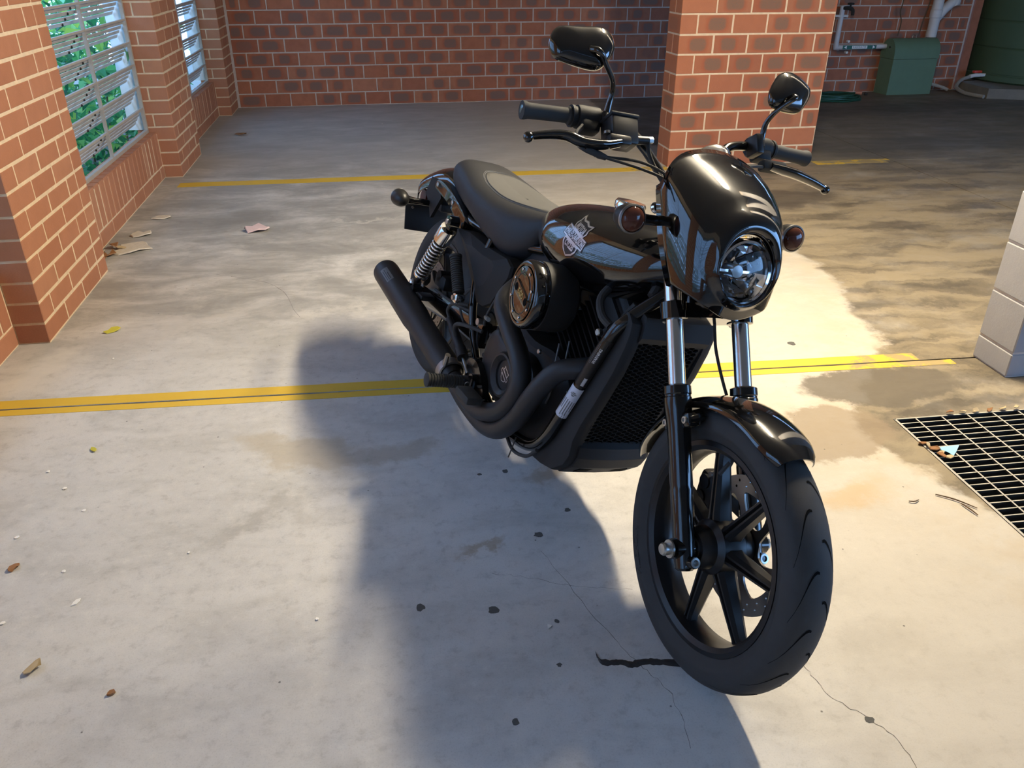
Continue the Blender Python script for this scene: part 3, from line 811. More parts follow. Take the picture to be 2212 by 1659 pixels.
# ---- water tank on its plinth
pl = G().prism([(6.545, 8.475), (6.92, 8.32), (7.7, 8.02), (8.75, 8.3), (8.95, 9.2), (8.6, 10.1), (6.95, 10.1), (6.82, 9.10), (6.57, 9.04)], 'z', 0.0, 0.105)
tag(pl.build('tank_plinth', 'plinth', None, 20), 'low concrete plinth under the green water tank', 'plinth')
tk = empty('water_tank', Matrix.Translation((7.75, 9.12, 0.105)))
tag(tk, 'dark green round rainwater tank standing on the concrete plinth', 'tank')
prof = [(0.87, 0.0), (0.905, 0.02), (0.905, 0.075), (0.893, 0.085), (0.893, 0.095), (0.90, 0.10)]
for k in range(6):
    z = 0.10 + k * 0.28; prof += [(0.90, z + 0.02), (0.90, z + 0.255), (0.891, z + 0.268), (0.90, z + 0.28)]
prof += [(0.88, 1.85), (0.5, 2.02), (0.2, 2.05)]
G().lathe(prof, 'z', 72).build('shell', 'tank_green', tk, 25)
# valve and suction hose at the tank foot
vp = Vector((6.74, 9.0, 0.175))
v = empty('tank_valve', Matrix.Translation(vp))
tag(v, 'white ball valve with red handle at the foot of the green tank', 'valve')
G().tube([(0.14, 0.02, 0), (-0.02, 0, 0), (-0.085, -0.01, -0.01)], 0.021, 12).build('body', 'pvc_white', v)
G().box((0.0, -0.005, 0.040), (0.10, 0.045, 0.028), 0.008).build('handle', 'red_plastic', v)
G().tube([(0, 0, 0.02), (0, 0, 0.035)], 0.012, 8).build('spindle', 'pvc_white', v)
hp = [(6.65, 8.99, 0.16), (6.54, 8.97, 0.13), (6.44, 8.88, 0.07), (6.42, 8.72, 0.035), (6.44, 8.58, 0.028), (6.48, 8.44, 0.026)]
tag(G().tube(hp, 0.020, 10, 6).build('suction_hose', 'hose_grey', None), 'grey ribbed hose curving down from the tank valve to the floor', 'hose')
tag(G().tube([(6.145, 9.02, 0.10), (6.24, 9.00, 0.08), (6.34, 8.96, 0.05), (6.38, 8.93, 0.03)], 0.018, 10, 5).build('pump_hose', 'hose_grey', None), 'short grey hose between the green pump box and the tank', 'hose')

# ---- pump housing
pb = empty('pump_box', Matrix.Translation((5.57, 8.845, 0)) @ Matrix.Rotation(R(3.5), 4, 'Z'))
tag(pb, 'green metal pump housing with rounded lid against the back wall', 'pump box')
D0, HB = 0.245, 0.375
sec = [(0.0, 0.0), (0.0, HB), (D0, HB), (D0, 0.0)]
G().prism(sec, 'x', 0.0, 0.555).build('body', 'box_green', pb, 20)
lid = [(-0.006, HB + 0.004)] + [(D0 / 2 - (D0 / 2 + 0.006) * math.cos(math.pi * k / 14), HB + 0.055 + 0.155 * math.sin(math.pi * k / 14)) for k in range(15)] + [(D0 + 0.006, HB + 0.004)]
G().prism(lid, 'x', -0.006, 0.561).build('lid', 'box_green', pb, 30)
G().tube([(0.0, 0.10, HB + 0.12), (-0.012, 0.10, HB + 0.12)], 0.011, 10).build('lock', 'dark_joint', pb)
G().tube([(0.27, 0.13, HB + 0.20), (0.275, 0.13, HB + 0.235), (0.315, 0.13, HB + 0.235), (0.32, 0.13, HB + 0.20)], 0.004, 6, 3).build('lifting_ring', 'zinc', pb)

# ---- rainwater pipe with its printed label
rp = empty('rainwater_pipe', Matrix.Translation((4.955, 9.025, 0.49)))
tag(rp, 'thin white rainwater pipe with green label fixed to the back wall', 'pipe')
G().tube([(0, 0, 0.42), (0, 0, 0.02)], 0.026, 12).build('riser', 'pvc', rp)
G().tube([(0, 0, 0.035), (0, 0, -0.002), (0.035, 0, -0.002)], 0.031, 12).build('elbow', 'pvc', rp)
G().tube([(0.02, 0, 0.0), (0.598, 0.0, 0.008)], 0.026, 12).build('run', 'pvc', rp)
for z in (0.32,): G().box((0, 0.01, z), (0.15, 0.05, 0.022), 0.003).build('clip', 'pvc_white', rp)
for x in (0.14,):
    for z in (-0.052, 0.062): G().tube([(x, 0.03, z), (x, -0.01, z)], 0.014, 8).build('clip_screw', 'pvc_white', rp)
G().box((0.27, -0.0262, 0.003), (0.40, 0.003, 0.040)).build('label', 'label_green', rp, None)
def decal(parent, text, size, f, mat, name, extr=0.0, spacing=1.0, bold=0.0):
    vs, fs = text_geo(text, size, extr, spacing, bold)
    g = G(); g.add([f(p.x, p.y, p.z) for p in vs], fs)
    return g.build(name, mat, parent, None)
G().box((0.27, -0.0275, 0.003), (0.18, 0.002, 0.030)).build('label_panel', 'label_white', rp, None)
decal(rp, 'RAINWATER', 0.028, lambda a, b, c: (0.27 + a, -0.0292, 0.003 + b), 'label_green', 'lettering')
for s in (-1, 1):
    G().add([(0.27 + s * 0.155, -0.0290, -0.014), (0.27 + s * 0.185, -0.0290, 0.003), (0.27 + s * 0.155, -0.0290, 0.020)], [(0, 1, 2)]).build('label_arrow', 'label_white', rp, None)
tp = empty('garden_tap', Matrix.Translation((4.985, 8.99, 0.87)))
tag(tp, 'black garden tap at the top of the thin white pipe', 'tap')
G().tube([(-0.03, 0.02, 0.02), (0.02, -0.01, 0.02), (0.055, -0.03, 0.0), (0.06, -0.035, -0.05)], [0.018, 0.022, 0.02, 0.018], 10, 3).build('spout', 'dark_joint', tp)
G().lathe([(0.008, 0.03), (0.01, 0.05), (0.035, 0.055), (0.035, 0.07), (0.01, 0.075)], 'z', 12, (0.03, -0.015, 0)).build('handle', 'dark_joint', tp)

# ---- big PVC downpipe with branch
dp = empty('downpipe', Matrix.Translation((6.10, 9.06, 0.50)))
tag(dp, 'thick white plastic downpipe with angled branch above the pump box', 'pipe')
G().tube([(0, 0, 0.085), (0, 0, 2.05)], 0.055, 20).build('main_pipe', 'pvc', dp)
G().lathe([(0.056, 0.28), (0.064, 0.29), (0.064, 0.36), (0.056, 0.37)], 'z', 20).build('socket', 'pvc', dp)
G().tube([(0.0, 0, 0.26), (0.09, 0, 0.37), (0.18, 0, 0.46), (0.21, 0, 0.54), (0.21, 0, 2.0)], 0.050, 18, 4).build('branch', 'pvc', dp)
for nm, path, lab in (('power_cord', [(5.68, 9.075, 1.7), (5.685, 9.075, 1.0), (5.67, 9.07, 0.85), (5.71, 9.075, 0.74), (5.70, 9.075, 0.60)], 'left dark cord hanging down the bricks to the pump box'),
                      ('power_cord', [(6.02, 9.08, 1.7), (6.01, 9.08, 1.0), (5.97, 9.075, 0.75), (5.96, 9.08, 0.60)], 'right dark cord hanging down the bricks beside the downpipe')):
    tag(G().tube(path, 0.006, 6, 5).build(nm, 'twig', None), lab, 'cord', 'cords on the back wall')

# ---- coiled garden hose
root = empty('garden_hose', Matrix.Translation((4.78, 8.58, 0)))
tag(root, 'coiled dark green garden hose lying on the floor by the back wall', 'hose')
path = []
for k in range(0, 150):
    a = k * 0.21; rr = 0.30 - 0.0005 * k + 0.012 * math.sin(k * 1.7); lay = k / 30
    path.append((rr * math.cos(a) * 1.1, rr * math.sin(a) * 0.55, 0.012 + 0.017 * (int(lay) % 4) + 0.004 * math.sin(k)))
G().tube(path, 0.0105, 7).build('coil', 'hose_green', root)
G().tube([(0.22, -0.06, 0.085), (0.28, -0.085, 0.08)], [0.014, 0.02], 8).build('spray_nozzle', 'pink_plastic', root)
G().tube([(0.31, -0.09, 0.075), (0.34, -0.1, 0.07)], [0.016, 0.012], 8).build('connector', 'dark_joint', root)

# ---- litter on the floor
def flake(name, mat, label, cat, c, r, n=9, th=0.003, seed=0, curl=0.004, group=None, stretch=1.0, rot=0.0, z0=0.0):
    rnd = random.Random(seed)
    g = G(); ring = []
    for k in range(n):
        a = 2 * math.pi * k / n; q = r * rnd.uniform(0.7, 1.2)
        x, y = q * math.cos(a) * stretch, q * math.sin(a)
        ring.append((x * math.cos(rot) - y * math.sin(rot), x * math.sin(rot) + y * math.cos(rot), rnd.uniform(0, curl)))
    bot = [(p[0], p[1], p[2] + 0.0002) for p in ring]; top = [(p[0] * 0.93, p[1] * 0.93, p[2] + th) for p in ring]
    g.loft([bot, top])
    o = g.build(name, mat, None, 20); o.location = (c[0], c[1], z0)
    return tag(o, label, cat, group)
flake('bark_chip', 'bark_pale', 'largest pale bark chip on the floor by the first brick pier', 'bark', (-1.405, 4.36), 0.085, 11, 0.006, 1, 0.01, 'bark chips', 1.3, 0.9)
flake('bark_chip', 'bark_pale', 'middle pale bark chip by the soldier bricks under the window', 'bark', (-1.43, 4.60), 0.045, 9, 0.006, 2, 0.01, 'bark chips', 1.2, 0.7)
flake('bark_chip', 'bark_pale', 'farthest pale bark chip by the wall under the near window', 'bark', (-1.385, 4.93), 0.032, 9, 0.005, 3, 0.01, 'bark chips', 1.8, 0.2)
for q in range(5):
    rnd = random.Random(90 + q)
    flake('dead_leaf', 'leaf_dry' if q % 2 else 'leaf_brown', 'dry leaf in the little heap where the pier meets the window bay', 'leaf', (-1.50 + rnd.uniform(-.05, .05), 4.36 + rnd.uniform(-.16, .16)), 0.022, 7, 0.004, 90 + q, 0.03, 'leaf heap by the pier', 1.6, q)
flake('fallen_leaf', 'leaf_yellow', 'small yellow-green leaf on the floor right of the near brick pier', 'leaf', (-1.205, 3.255), 0.018, 8, 0.002, 5, 0.012, None, 1.8, 0.5)
flake('fallen_leaf', 'leaf_yellow', 'tiny yellow leaf below the near yellow line at left', 'leaf', (-1.00, 2.305), 0.010, 7, 0.002, 6, 0.006, None, 1.7, 2.2)
flake('fallen_leaf', 'leaf_brown', 'rust-brown leaf at the left edge of the picture', 'leaf', (-1.03, 1.75), 0.013, 8, 0.002, 7, 0.012, None, 1.8, 1.2)
flake('fallen_leaf', 'leaf_dry', 'curled dry leaf in the lower left of the picture', 'leaf', (-0.855, 1.395), 0.014, 8, 0.002, 8, 0.016, None, 1.7, 1.0)
flake('paper_chip', 'chip_white', 'white paint chip in the lower left, above the curled dry leaf', 'paint chip', (-0.832, 1.60), 0.008, 6, 0.002, 9, 0.002, None, 1.8, 1.0)
flake('sweet_wrapper', 'wrapper', 'crumpled pinkish wrapper on the floor behind the yellow line', 'wrapper', (-0.80, 4.60), 0.045, 9, 0.006, 10, 0.03, None, 1.7, 0.1)
flake('seed_pod', 'leaf_brown', 'dark seed lying at lower left on the pale concrete', 'seed', (-0.668, 1.30), 0.008, 7, 0.005, 11, 0.002, None, 1.2, 0.3)
flake('fallen_leaf', 'leaf_brown', 'brown leaf on the floor near the far left corner', 'leaf', (-1.30, 7.43), 0.03, 8, 0.004, 12, 0.02, None, 1.8, 0.3)
rnd = random.Random(5)
ORD = ['first', 'second', 'third', 'fourth', 'fifth', 'sixth', 'seventh', 'eighth', 'ninth', 'tenth', 'eleventh']
for k, (x, y) in enumerate(sorted([(-1.13, 2.985), (-1.02, 2.10), (-1.07, 1.88), (-0.93, 1.98), (-0.98, 1.55), (-1.10, 2.2), (-0.6, 1.75), (0.29, 1.36), (-0.25, 1.46), (-0.085, 7.80), (-0.9, 1.72)], key=lambda p: -p[1])):
    flake('paint_flake', 'chip_white', '%s tiny white paint flake from the far wall towards the camera' % ORD[k], 'paint chip', (x, y), rnd.uniform(0.004, 0.007), 6, 0.0015, 30 + k, 0.002, 'white paint flakes')
for k, (x, y, r_, lab) in enumerate([(0.322, 1.697, 0.0125, 'largest round black spot on the floor left of the front wheel'), (-0.005, 1.465, 0.012, 'greyish worn spot left of centre, beside the motorcycle shadow'), (0.166, 1.43, 0.013, 'grey worn spot in the motorcycle shadow left of the black strip'),
        (0.423, 1.793, 0.009, 'black spot at the right rim of the shadow below the radiator'), (0.29, 1.244, 0.006, 'small black dot left of the black strip'), (0.275, 2.01, 0.010, 'dull spot under the exhaust pipes'), (0.194, 2.004, 0.007, 'small dull spot left of the one under the exhaust'),
        (0.173, 1.109, 0.008, 'brown-grey spot near the bottom of the picture'), (0.896, 1.011, 0.010, 'dark spot on the crack at lower right'), (1.55, 2.753, 0.016, 'dark spot on the floor right of the fork beyond the yellow line'), (0.31, 1.374, 0.007, 'small black dot above the black strip')]):
    flake('floor_spot', 'gum', lab, 'spot', (x, y), r_, 11, 0.0006, 50 + k, 0.0, 'spots on the concrete')
g = G(); pts = catmull([(0.377, 1.262, 0), (0.384, 1.240, 0), (0.405, 1.234, 0), (0.428, 1.232, 0), (0.448, 1.222, 0), (0.478, 1.226, 0), (0.51, 1.221, 0), (0.556, 1.211, 0)], 5)
rnd = random.Random(2); L_, R_ = [], []
for i, p in enumerate(pts):
    w = 0.0082 * rnd.uniform(0.75, 1.35); L_.append((p.x + rnd.uniform(-.001, .001), p.y + w, 0.0)); R_.append((p.x, p.y - w, 0.0))
rings = [[(l[0], l[1], 0.0002), (l[0] * .6 + r[0] * .4, l[1] * .6 + r[1] * .4, 0.003), (l[0] * .4 + r[0] * .6, l[1] * .4 + r[1] * .6, 0.003), (r[0], r[1], 0.0002)] for l, r in zip(L_, R_)]
g.loft(rings)
tag(g.build('tar_strip', 'tar', None, 40), 'black tar strip on the floor ending at the front tyre', 'tar strip')
for path, lab in (([(1.404, 1.692, .004), (1.418, 1.686, .006), (1.436, 1.694, .004)], 'short dark twig on the tan floor left of the drain grate'),
                  ([(1.500, 1.712, .004), (1.54, 1.68, .005), (1.578, 1.634, .004)], 'longer thin twig pointing at the drain grate'),
                  ([(1.546, 1.661, .004), (1.553, 1.63, .006), (1.559, 1.604, .004)], 'dark twig crossing below the longer thin one by the grate')):
    tag(G().tube(path, [0.0016, 0.0022, 0.0014], 6, 4).build('twig', 'twig', None), lab, 'twig', 'twigs by the drain')
g = G(); P = [(1.652, 1.947), (1.700, 1.945), (1.729, 1.938), (1.705, 1.914), (1.682, 1.894), (1.676, 1.918)]
g.prism(P, 'z', 0.0022, 0.0030); g.v = [Vector((p.x, p.y, p.z + 0.010 * max(0, (p.x - 1.67) / 0.06) ** 2)) for p in g.v]
tag(g.build('torn_card', 'card_blue', None, None), 'torn light blue card lying on the drain grate', 'card')
for k, (x, y) in enumerate([(1.628, 1.972), (1.633, 1.955), (1.640, 1.935), (1.650, 1.912), (1.645, 1.895), (1.66, 1.88)]):
    flake('dead_leaf', 'leaf_dry' if k % 2 else 'leaf_brown', '%s dry leaf scrap from the top along the left edge of the drain grate' % ORD[k], 'leaf', (x, y), 0.010, 6, 0.003, 70 + k, 0.012, 'leaf litter on the grate', 1.8, k * 1.3, 0.002)
for k, x in enumerate([1.83, 1.88, 1.93, 1.98, 2.03, 2.08]):
    flake('dead_leaf', 'leaf_dry' if k % 3 else 'leaf_brown', '%s dry leaf scrap from the left along the far edge of the drain grate' % ORD[k], 'leaf', (x, 2.137), 0.008, 6, 0.003, 80 + k, 0.012, 'leaf litter at the far edge of the grate', 2.0, 0.1 * k, 0.002)
# leaf of the creeper that pokes in through the near window
root = empty('creeper_sprig', Matrix.Translation(Bv(-0.16, 2.60, 0.80)))
tag(root, 'green creeper sprig poking in through the near louvred window', 'sprig')
for nm, a, l, w in (('leaf', 0.2, 0.10, 0.03), ('leaf', 1.0, 0.08, 0.022), ('leaf', -0.5, 0.09, 0.025)):
    q = Matrix.Rotation(a, 3, 'X') @ Matrix.Rotation(0.4, 3, 'Z')
    g = G(); pts = [(0, 0, 0), (0.3 * w, l * 0.35, w), (0, l, 0.0), (-0.3 * w, l * 0.35, -w)]
    g.add([q @ Vector(p) for p in pts] + [q @ Vector(p) + Vector((0.001, 0, 0)) for p in pts], [(0, 1, 2, 3), (7, 6, 5, 4), (0, 4, 5, 1), (1, 5, 6, 2), (2, 6, 7, 3), (3, 7, 4, 0)])
    g.build(nm, 'leaf_green', root, None)

# ================================================================== THE MOTORCYCLE
# bike frame: x forward, y to the rider's left, z up; rear axle at (0, 0, .2955). It leans 15.5 degrees onto its side stand.
O_ = Vector((0.09974, 2.69119, 0.00256)); HEAD, LEAN = 0.2976, 0.27134
fwd = Vector((math.sin(HEAD), -math.cos(HEAD), 0)); lft0 = Vector((math.cos(HEAD), math.sin(HEAD), 0)); zup = Vector((0, 0, 1))
lft = lft0 * math.cos(LEAN) - zup * math.sin(LEAN); upv = zup * math.cos(LEAN) + lft0 * math.sin(LEAN)
bike = empty('motorcycle', Matrix(((fwd.x, lft.x, upv.x, O_.x), (fwd.y, lft.y, upv.y, O_.y), (fwd.z, lft.z, upv.z, O_.z), (0, 0, 0, 1))))
tag(bike, 'black cruiser motorcycle with headlight fairing leaning on its side stand', 'motorcycle')
RAKE, STEER = R(32), -0.12694
FK = Matrix.Translation((1.5307, -0.001, 0.299)) @ Matrix.Rotation(-RAKE, 4, 'Y') @ Matrix.Rotation(STEER, 4, 'Z')   # fork frame: x = n (ahead of the fork), y = left, z = up the steering axis
WF = FK @ Matrix.Rotation(RAKE, 4, 'Y')                                                                              # front wheel frame: x forward, y axle, z up
RW = Matrix.Translation((0, 0, 0.2955))
def part(g, name, mat, parent=bike, smooth=35, label=None):
    o = g.build(name, mat, parent, smooth)
    if label: o['label'] = label
    return o
def hexbolt(g, c, axis, r, h, M=None):
    prof = [(r, 0), (r, h * 0.8), (r * 0.8, h), (0.001, h)]
    c = Vector(c); d = Vector(axis).normalized(); q = d.to_track_quat('Z', 'Y').to_matrix().to_4x4()
    g.lathe(prof, 'z', 10, (0, 0, 0), (M or Matrix()) @ Matrix.Translation(c) @ q)
    return g

# ---------------------------------------------------------------- wheels
def tyre_prof(Rr, w, hh, bead, yb):
    pts = [(bead, -yb), (bead + 0.006, -yb - 0.004), (bead + hh * 0.35, -w * 0.97), (Rr - hh * 0.52, -w * 1.0), (Rr - hh * 0.30, -w * 0.93), (Rr - hh * 0.13, -w * 0.70), (Rr - hh * 0.035, -w * 0.38), (Rr, 0)]
    return pts + [(r, -y) for r, y in pts[-2::-1]]
def surf(prof, y):
    best = None
    for (r0, y0), (r1, y1) in zip(prof, prof[1:]):
        if min(y0, y1) <= y <= max(y0, y1) and y0 != y1:
            r_ = r0 + (r1 - r0) * (y - y0) / (y1 - y0); best = r_ if best is None else max(best, r_)
    return best
def fine(prof, n=5):
    return [(p.x, p.y) for p in catmull([(a, b, 0) for a, b in prof], n)]
def wheel(name, M, Rr, w, hh, bead, phase, label):
    yb = w * 0.62
    prof = [(bead + 0.0015, -yb + 0.004), (bead + 0.007, -yb - 0.003), (bead + 0.007, -yb - 0.007), (bead - 0.003, -yb - 0.008), (bead - 0.013, -yb), (bead - 0.019, -yb * 0.45), (bead - 0.021, 0)]
    prof = prof + [(r, -y) for r, y in prof[-2::-1]] + [(bead - 0.008, yb * 0.5), (bead - 0.008, -yb * 0.5)]
    g = G(M).lathe(prof + [prof[0]], 'y', 72, caps=False)
    rim = part(g, name, 'wheel_black', bike, 30, label)
    tp = fine(tyre_prof(Rr, w, hh, bead, yb), 4)
    part(G(M).lathe(tp, 'y', 96, caps=False), 'tyre', 'rubber', rim, 40, 'black road tyre')
    hp = [(0.018, -0.066), (0.034, -0.064), (0.043, -0.052), (0.046, -0.036), (0.058, -0.026), (0.060, 0.0), (0.058, 0.026), (0.046, 0.036), (0.044, 0.058), (0.018, 0.062)]
    part(G(M).lathe(hp, 'y', 40), 'hub', 'wheel_black', rim)
    for k in range(7):
        a = phase + k * 2 * math.pi / 7
        rd = Vector((math.sin(a), 0, math.cos(a))); tg = Vector((math.cos(a), 0, -math.sin(a))); rings = []
        for t in (0, 0.12, 0.35, 0.7, 0.92, 1.0):
            r_ = 0.050 + t * (bead - 0.016 - 0.050); ww = 0.0155 - 0.0045 * t + 0.004 * (t > 0.95) + 0.004 * (t < 0.1); h_ = 0.024 - 0.010 * t
            pts = [(-1, -.55), (-.6, -1), (-.28, -1), (0, -.5), (.28, -1), (.6, -1), (1, -.55), (1, .55), (.6, 1), (.28, 1), (0, .5), (-.28, 1), (-.6, 1), (-1, .55)]
            rings.append([rd * r_ + tg * (p[0] * ww) + Vector((0, p[1] * h_, 0)) for p in pts])
        part(G(M).loft(rings), 'spoke', 'wheel_black', rim, 30)
    return rim, tp
fw_rim, ftp = wheel('front_wheel', WF, 0.296, 0.050, 0.080, 0.2159, R(-22.5), 'black seven-spoke cast front wheel')
rw_rim, rtp = wheel('rear_wheel', RW, 0.2955, 0.069, 0.100, 0.1925, R(10), 'black cast rear wheel')
def tread(M, prof, rim, n, w):
    g = G(M)
    for k in range(n):
        for s in (-1, 1):
            a0 = 2 * math.pi * (k + (0.5 if s > 0 else 0)) / n; pts = []
            for i in range(9):
                t = i / 8
                y = s * w * (0.10 + 0.80 * t); a = a0 + s * 0 + 0.34 * (t ** 1.5) - 0.05 * math.sin(t * math.pi)
                pts.append((a, y, 0.0012 + 0.0022 * math.sin(math.pi * min(1, t + 0.15))))
            rings = []
            for a, y, hw in pts:
                r_ = surf(prof, y) + 0.0006
                c = [(r_ * math.sin(a - hw / 0.29), y, r_ * math.cos(a - hw / 0.29)), (r_ * math.sin(a + hw / 0.29), y, r_ * math.cos(a + hw / 0.29))]
                rings.append(c)
            g.loft(rings, False, False)
    o = part(g, 'tread_grooves', 'groove', rim, None, 'curved tread grooves'); o['kind'] = 'stuff'
tread(WF, ftp, fw_rim, 17, 0.050)
tread(RW, rtp, rw_rim, 16, 0.069)
# raised maker's lettering on the right side wall of the front tyre
vs, fs = text_geo('MICHELIN', 0.024, 0.0006, 1.1, 0.0004)
for ph in (R(233),):
    g = G(WF); rc = 0.252
    g.add([((rc + p.y) * math.sin(ph - p.x / rc), -0.0507 + (p.y / 0.03) ** 2 * 0.003 - p.z * 0.5, (rc + p.y) * math.cos(ph - p.x / rc)) for p in vs], fs)
    part(g, 'sidewall_lettering', 'tyre_letters', fw_rim, None)
# brake disc with drilled holes and curved windows
def disc(M, y, Ro, rim, name='brake_disc'):
    holes = []
    for k in range(6):
        a0 = k * math.pi / 3
        win = [(r_ * math.cos(a0 + t), r_ * math.sin(a0 + t)) for r_, t in ((0.056, 0.10), (0.056, 0.55), (0.062, 0.72), (Ro - 0.040, 0.92), (Ro - 0.036, 0.70), (Ro - 0.036, 0.40), (Ro - 0.040, 0.18), (0.080, 0.02))]
        holes.append(smooth_poly(win, 3))
    for k in range(24):
        a = k * 2 * math.pi / 24
        for r_, da in ((Ro - 0.012, 0.0), (Ro - 0.024, 0.09)): holes.append(circle2((r_ * math.cos(a + da), r_ * math.sin(a + da)), 0.0032, 8))
    v2, f2 = plate_geo(circle2((0, 0), Ro, 72), holes, 0.0025)
    g = G(M); g.add([(p.x, y + p.z, p.y) for p in v2], f2)
    return part(g, name, 'disc_steel', rim, 30)
disc(WF, 0.062, 0.149, fw_rim)
disc(RW, -0.080, 0.130, rw_rim)
g = G(WF); g.box((-0.148, 0.070, 0.045), (0.062, 0.056, 0.085), 0.012); g.box((-0.085, 0.080, 0.050), (0.11, 0.016, 0.035), 0.005)
for z in (0.025, 0.065): g.tube([(-0.152, 0.038, z), (-0.152, 0.104, z)], 0.017, 14)
cal = part(g, 'brake_caliper', 'engine_black', bike)
for z in (0.0, 0.09): part(hexbolt(G(WF), (-0.140, 0.044, z), (0, -1, 0), 0.007, 0.007), 'caliper_bolt', 'steel', cal)
part(G(WF).tube([(-0.15, 0.088, 0.085), (-0.145, 0.094, 0.14), (-0.15, 0.090, 0.20), (-0.175, 0.085, 0.28)], 0.0045, 8, 4), 'brake_hose', 'rubber', bike)
g = G(WF).tube([(-0.025, -0.02, 0.188), (-0.025, -0.03, 0.172), (-0.026, -0.036, 0.160)], [0.004, 0.0045, 0.0045], 8); part(g, 'tyre_valve', 'rubber', fw_rim)
g = G(WF); g.lathe([(0.019, -0.124), (0.019, -0.120), (0.013, -0.119)], 'y', 24); g.lathe([(0.012, -0.119), (0.0135, -0.137), (0.011, -0.141), (0.002, -0.1415)], 'y', 24)
part(g, 'axle_bolt', 'zinc', fw_rim, 30, 'zinc-plated axle bolt on the right fork leg')
g = G(WF); hexbolt(g, (0, 0.113, 0), (0, 1, 0), 0.016, 0.013); part(g, 'axle_nut', 'zinc', fw_rim)
part(G(WF).lathe([(0.024, -0.066), (0.024, -0.062)], 'y', 24).lathe([(0.017, -0.080), (0.017, -0.062)], 'y', 20), 'axle_spacer', 'steel', fw_rim)
part(G(WF).lathe([(0.020, 0.062), (0.034, 0.066), (0.034, 0.074), (0.018, 0.080)], 'y', 24), 'disc_carrier', 'satin_black', fw_rim)

# ---------------------------------------------------------------- fork
for s, side in ((-1, 'right'), (1, 'left')):
    y = s * 0.086
    prof = [(0.015, -0.046), (0.0225, -0.040), (0.0235, -0.02), (0.0235, 0.04), (0.0228, 0.05), (0.0235, 0.06), (0.0240, 0.12), (0.0232, 0.125), (0.0240, 0.13), (0.0245, 0.24), (0.0265, 0.265), (0.0285, 0.280), (0.0300, 0.297), (0.0300, 0.312), (0.0285, 0.314), (0.0285, 0.318), (0.0300, 0.320), (0.0295, 0.336), (0.0215, 0.340)]
    leg = part(G(FK).lathe(prof, 'z', 32, (0, y, 0)), 'fork_leg', 'frame_black', bike, 30)
    g = G(FK); g.tube([(0, y - 0.028, 0), (0, y + 0.028, 0)], 0.0215, 20); g.tube([(0.02, y, -0.028), (0.036, y, -0.028)], 0.012, 16)
    part(g, 'axle_lug', 'frame_black', leg)
    part(G(FK).lathe([(0.0105, 0.036), (0.0105, 0.039), (0.0065, 0.0392), (0.0065, 0.030)], 'x', 18, (0, y, -0.028)), 'pinch_bolt', 'zinc', leg)
    g = G(FK); g.box((0.030, y - s * 0.004, 0.262), (0.034, 0.024, 0.030), 0.005); g.box((-0.030, y - s * 0.004, 0.262), (0.034, 0.024, 0.030), 0.005); g.tube([(0.04, y, 0.262), (0.045, y - s * 0.03, 0.268)], 0.010, 10)
    part(g, 'fender_bracket', 'frame_black', leg)
    for n_ in (-0.036, 0.036):
        part(G(FK).lathe([(0.0075, y + s * 0.008), (0.0075, y + s * 0.0125), (0.004, y + s * 0.0128), (0.004, y + s * 0.010)], 'y', 14, (n_, 0, 0.262)), 'bracket_bolt', 'zinc', leg)
    part(G(FK).lathe([(0.0187, 0.33), (0.0187, 0.785)], 'z', 32, (0, y, 0)), 'fork_tube', 'fork_chrome', bike, 30, 'bright chrome fork tube')
    clamp = part(G(FK).lathe([(0.0195, 0.478), (0.0285, 0.480), (0.0290, 0.516), (0.0195, 0.520)], 'z', 28, (0, y, 0)), 'clamp_ring', 'gloss_black', bike, 30)
    part(G(FK).tube([(0.0, y - s * 0.004, 0.484), (-0.035, y + s * 0.002, 0.484)], 0.006, 8), 'clamp_bolt', 'zinc', clamp)
g = G(FK); g.loft([[(n_, y, s_) for n_, s_ in ((-0.030 * k, 0.482), (0.022 * k, 0.482), (0.022 * k, 0.514), (-0.030 * k, 0.514))] for y, k in ((-0.072, 0.9), (-0.04, 1.35), (0.0, 1.5), (0.04, 1.35), (0.072, 0.9))])
part(g, 'lower_fork_clamp', 'gloss_black')
g = G(FK); g.loft([[(n_, y, s_) for n_, s_ in ((-0.035, 0.765), (0.025, 0.765), (0.025, 0.79), (-0.035, 0.79))] for y in (-0.094, -0.05, 0.05, 0.094)])
part(g, 'upper_fork_clamp', 'satin_black')
part(G(FK).tube([(-0.045, 0, 0.50), (-0.045, 0, 0.78)], 0.028, 18), 'steering_head', 'frame_black')

# front mudguard
def fender_rings(rc, crown, hw, a0, a1, n, front_taper, th=0.003):
    rings = []
    for i in range(n + 1):
        t = i / n; a = a0 + (a1 - a0) * t
        k = 1.0
        if t < front_taper: k = 0.62 + 0.38 * math.sin(math.pi / 2 * (t / front_taper)) ** 0.7
        if t > 0.9: k = 1.0 - 0.25 * ((t - 0.9) / 0.1) ** 2
        out, inn = [], []
        for j in range(15):
            b = R(-84 + 168 * j / 14); lat = hw * k * math.sin(b); rr = rc + crown * (math.cos(b) ** 0.8)
            out.append((rr * math.cos(a), lat, rr * math.sin(a))); rr -= th; inn.append((rr * math.cos(a), lat * 0.965, rr * math.sin(a)))
        rings.append(out + inn[::-1])
    return rings
fend = part(G(FK).loft(fender_rings(0.288, 0.030, 0.066, R(33), R(139), 40, 0.12)), 'front_fender', 'gloss_black', bike, 40)
g = G(FK)
for s in (-1, 1): g.box((0.0, s * 0.066, 0.262), (0.10, 0.006, 0.024), 0.003)
part(g, 'fender_stay', 'frame_black', fend)

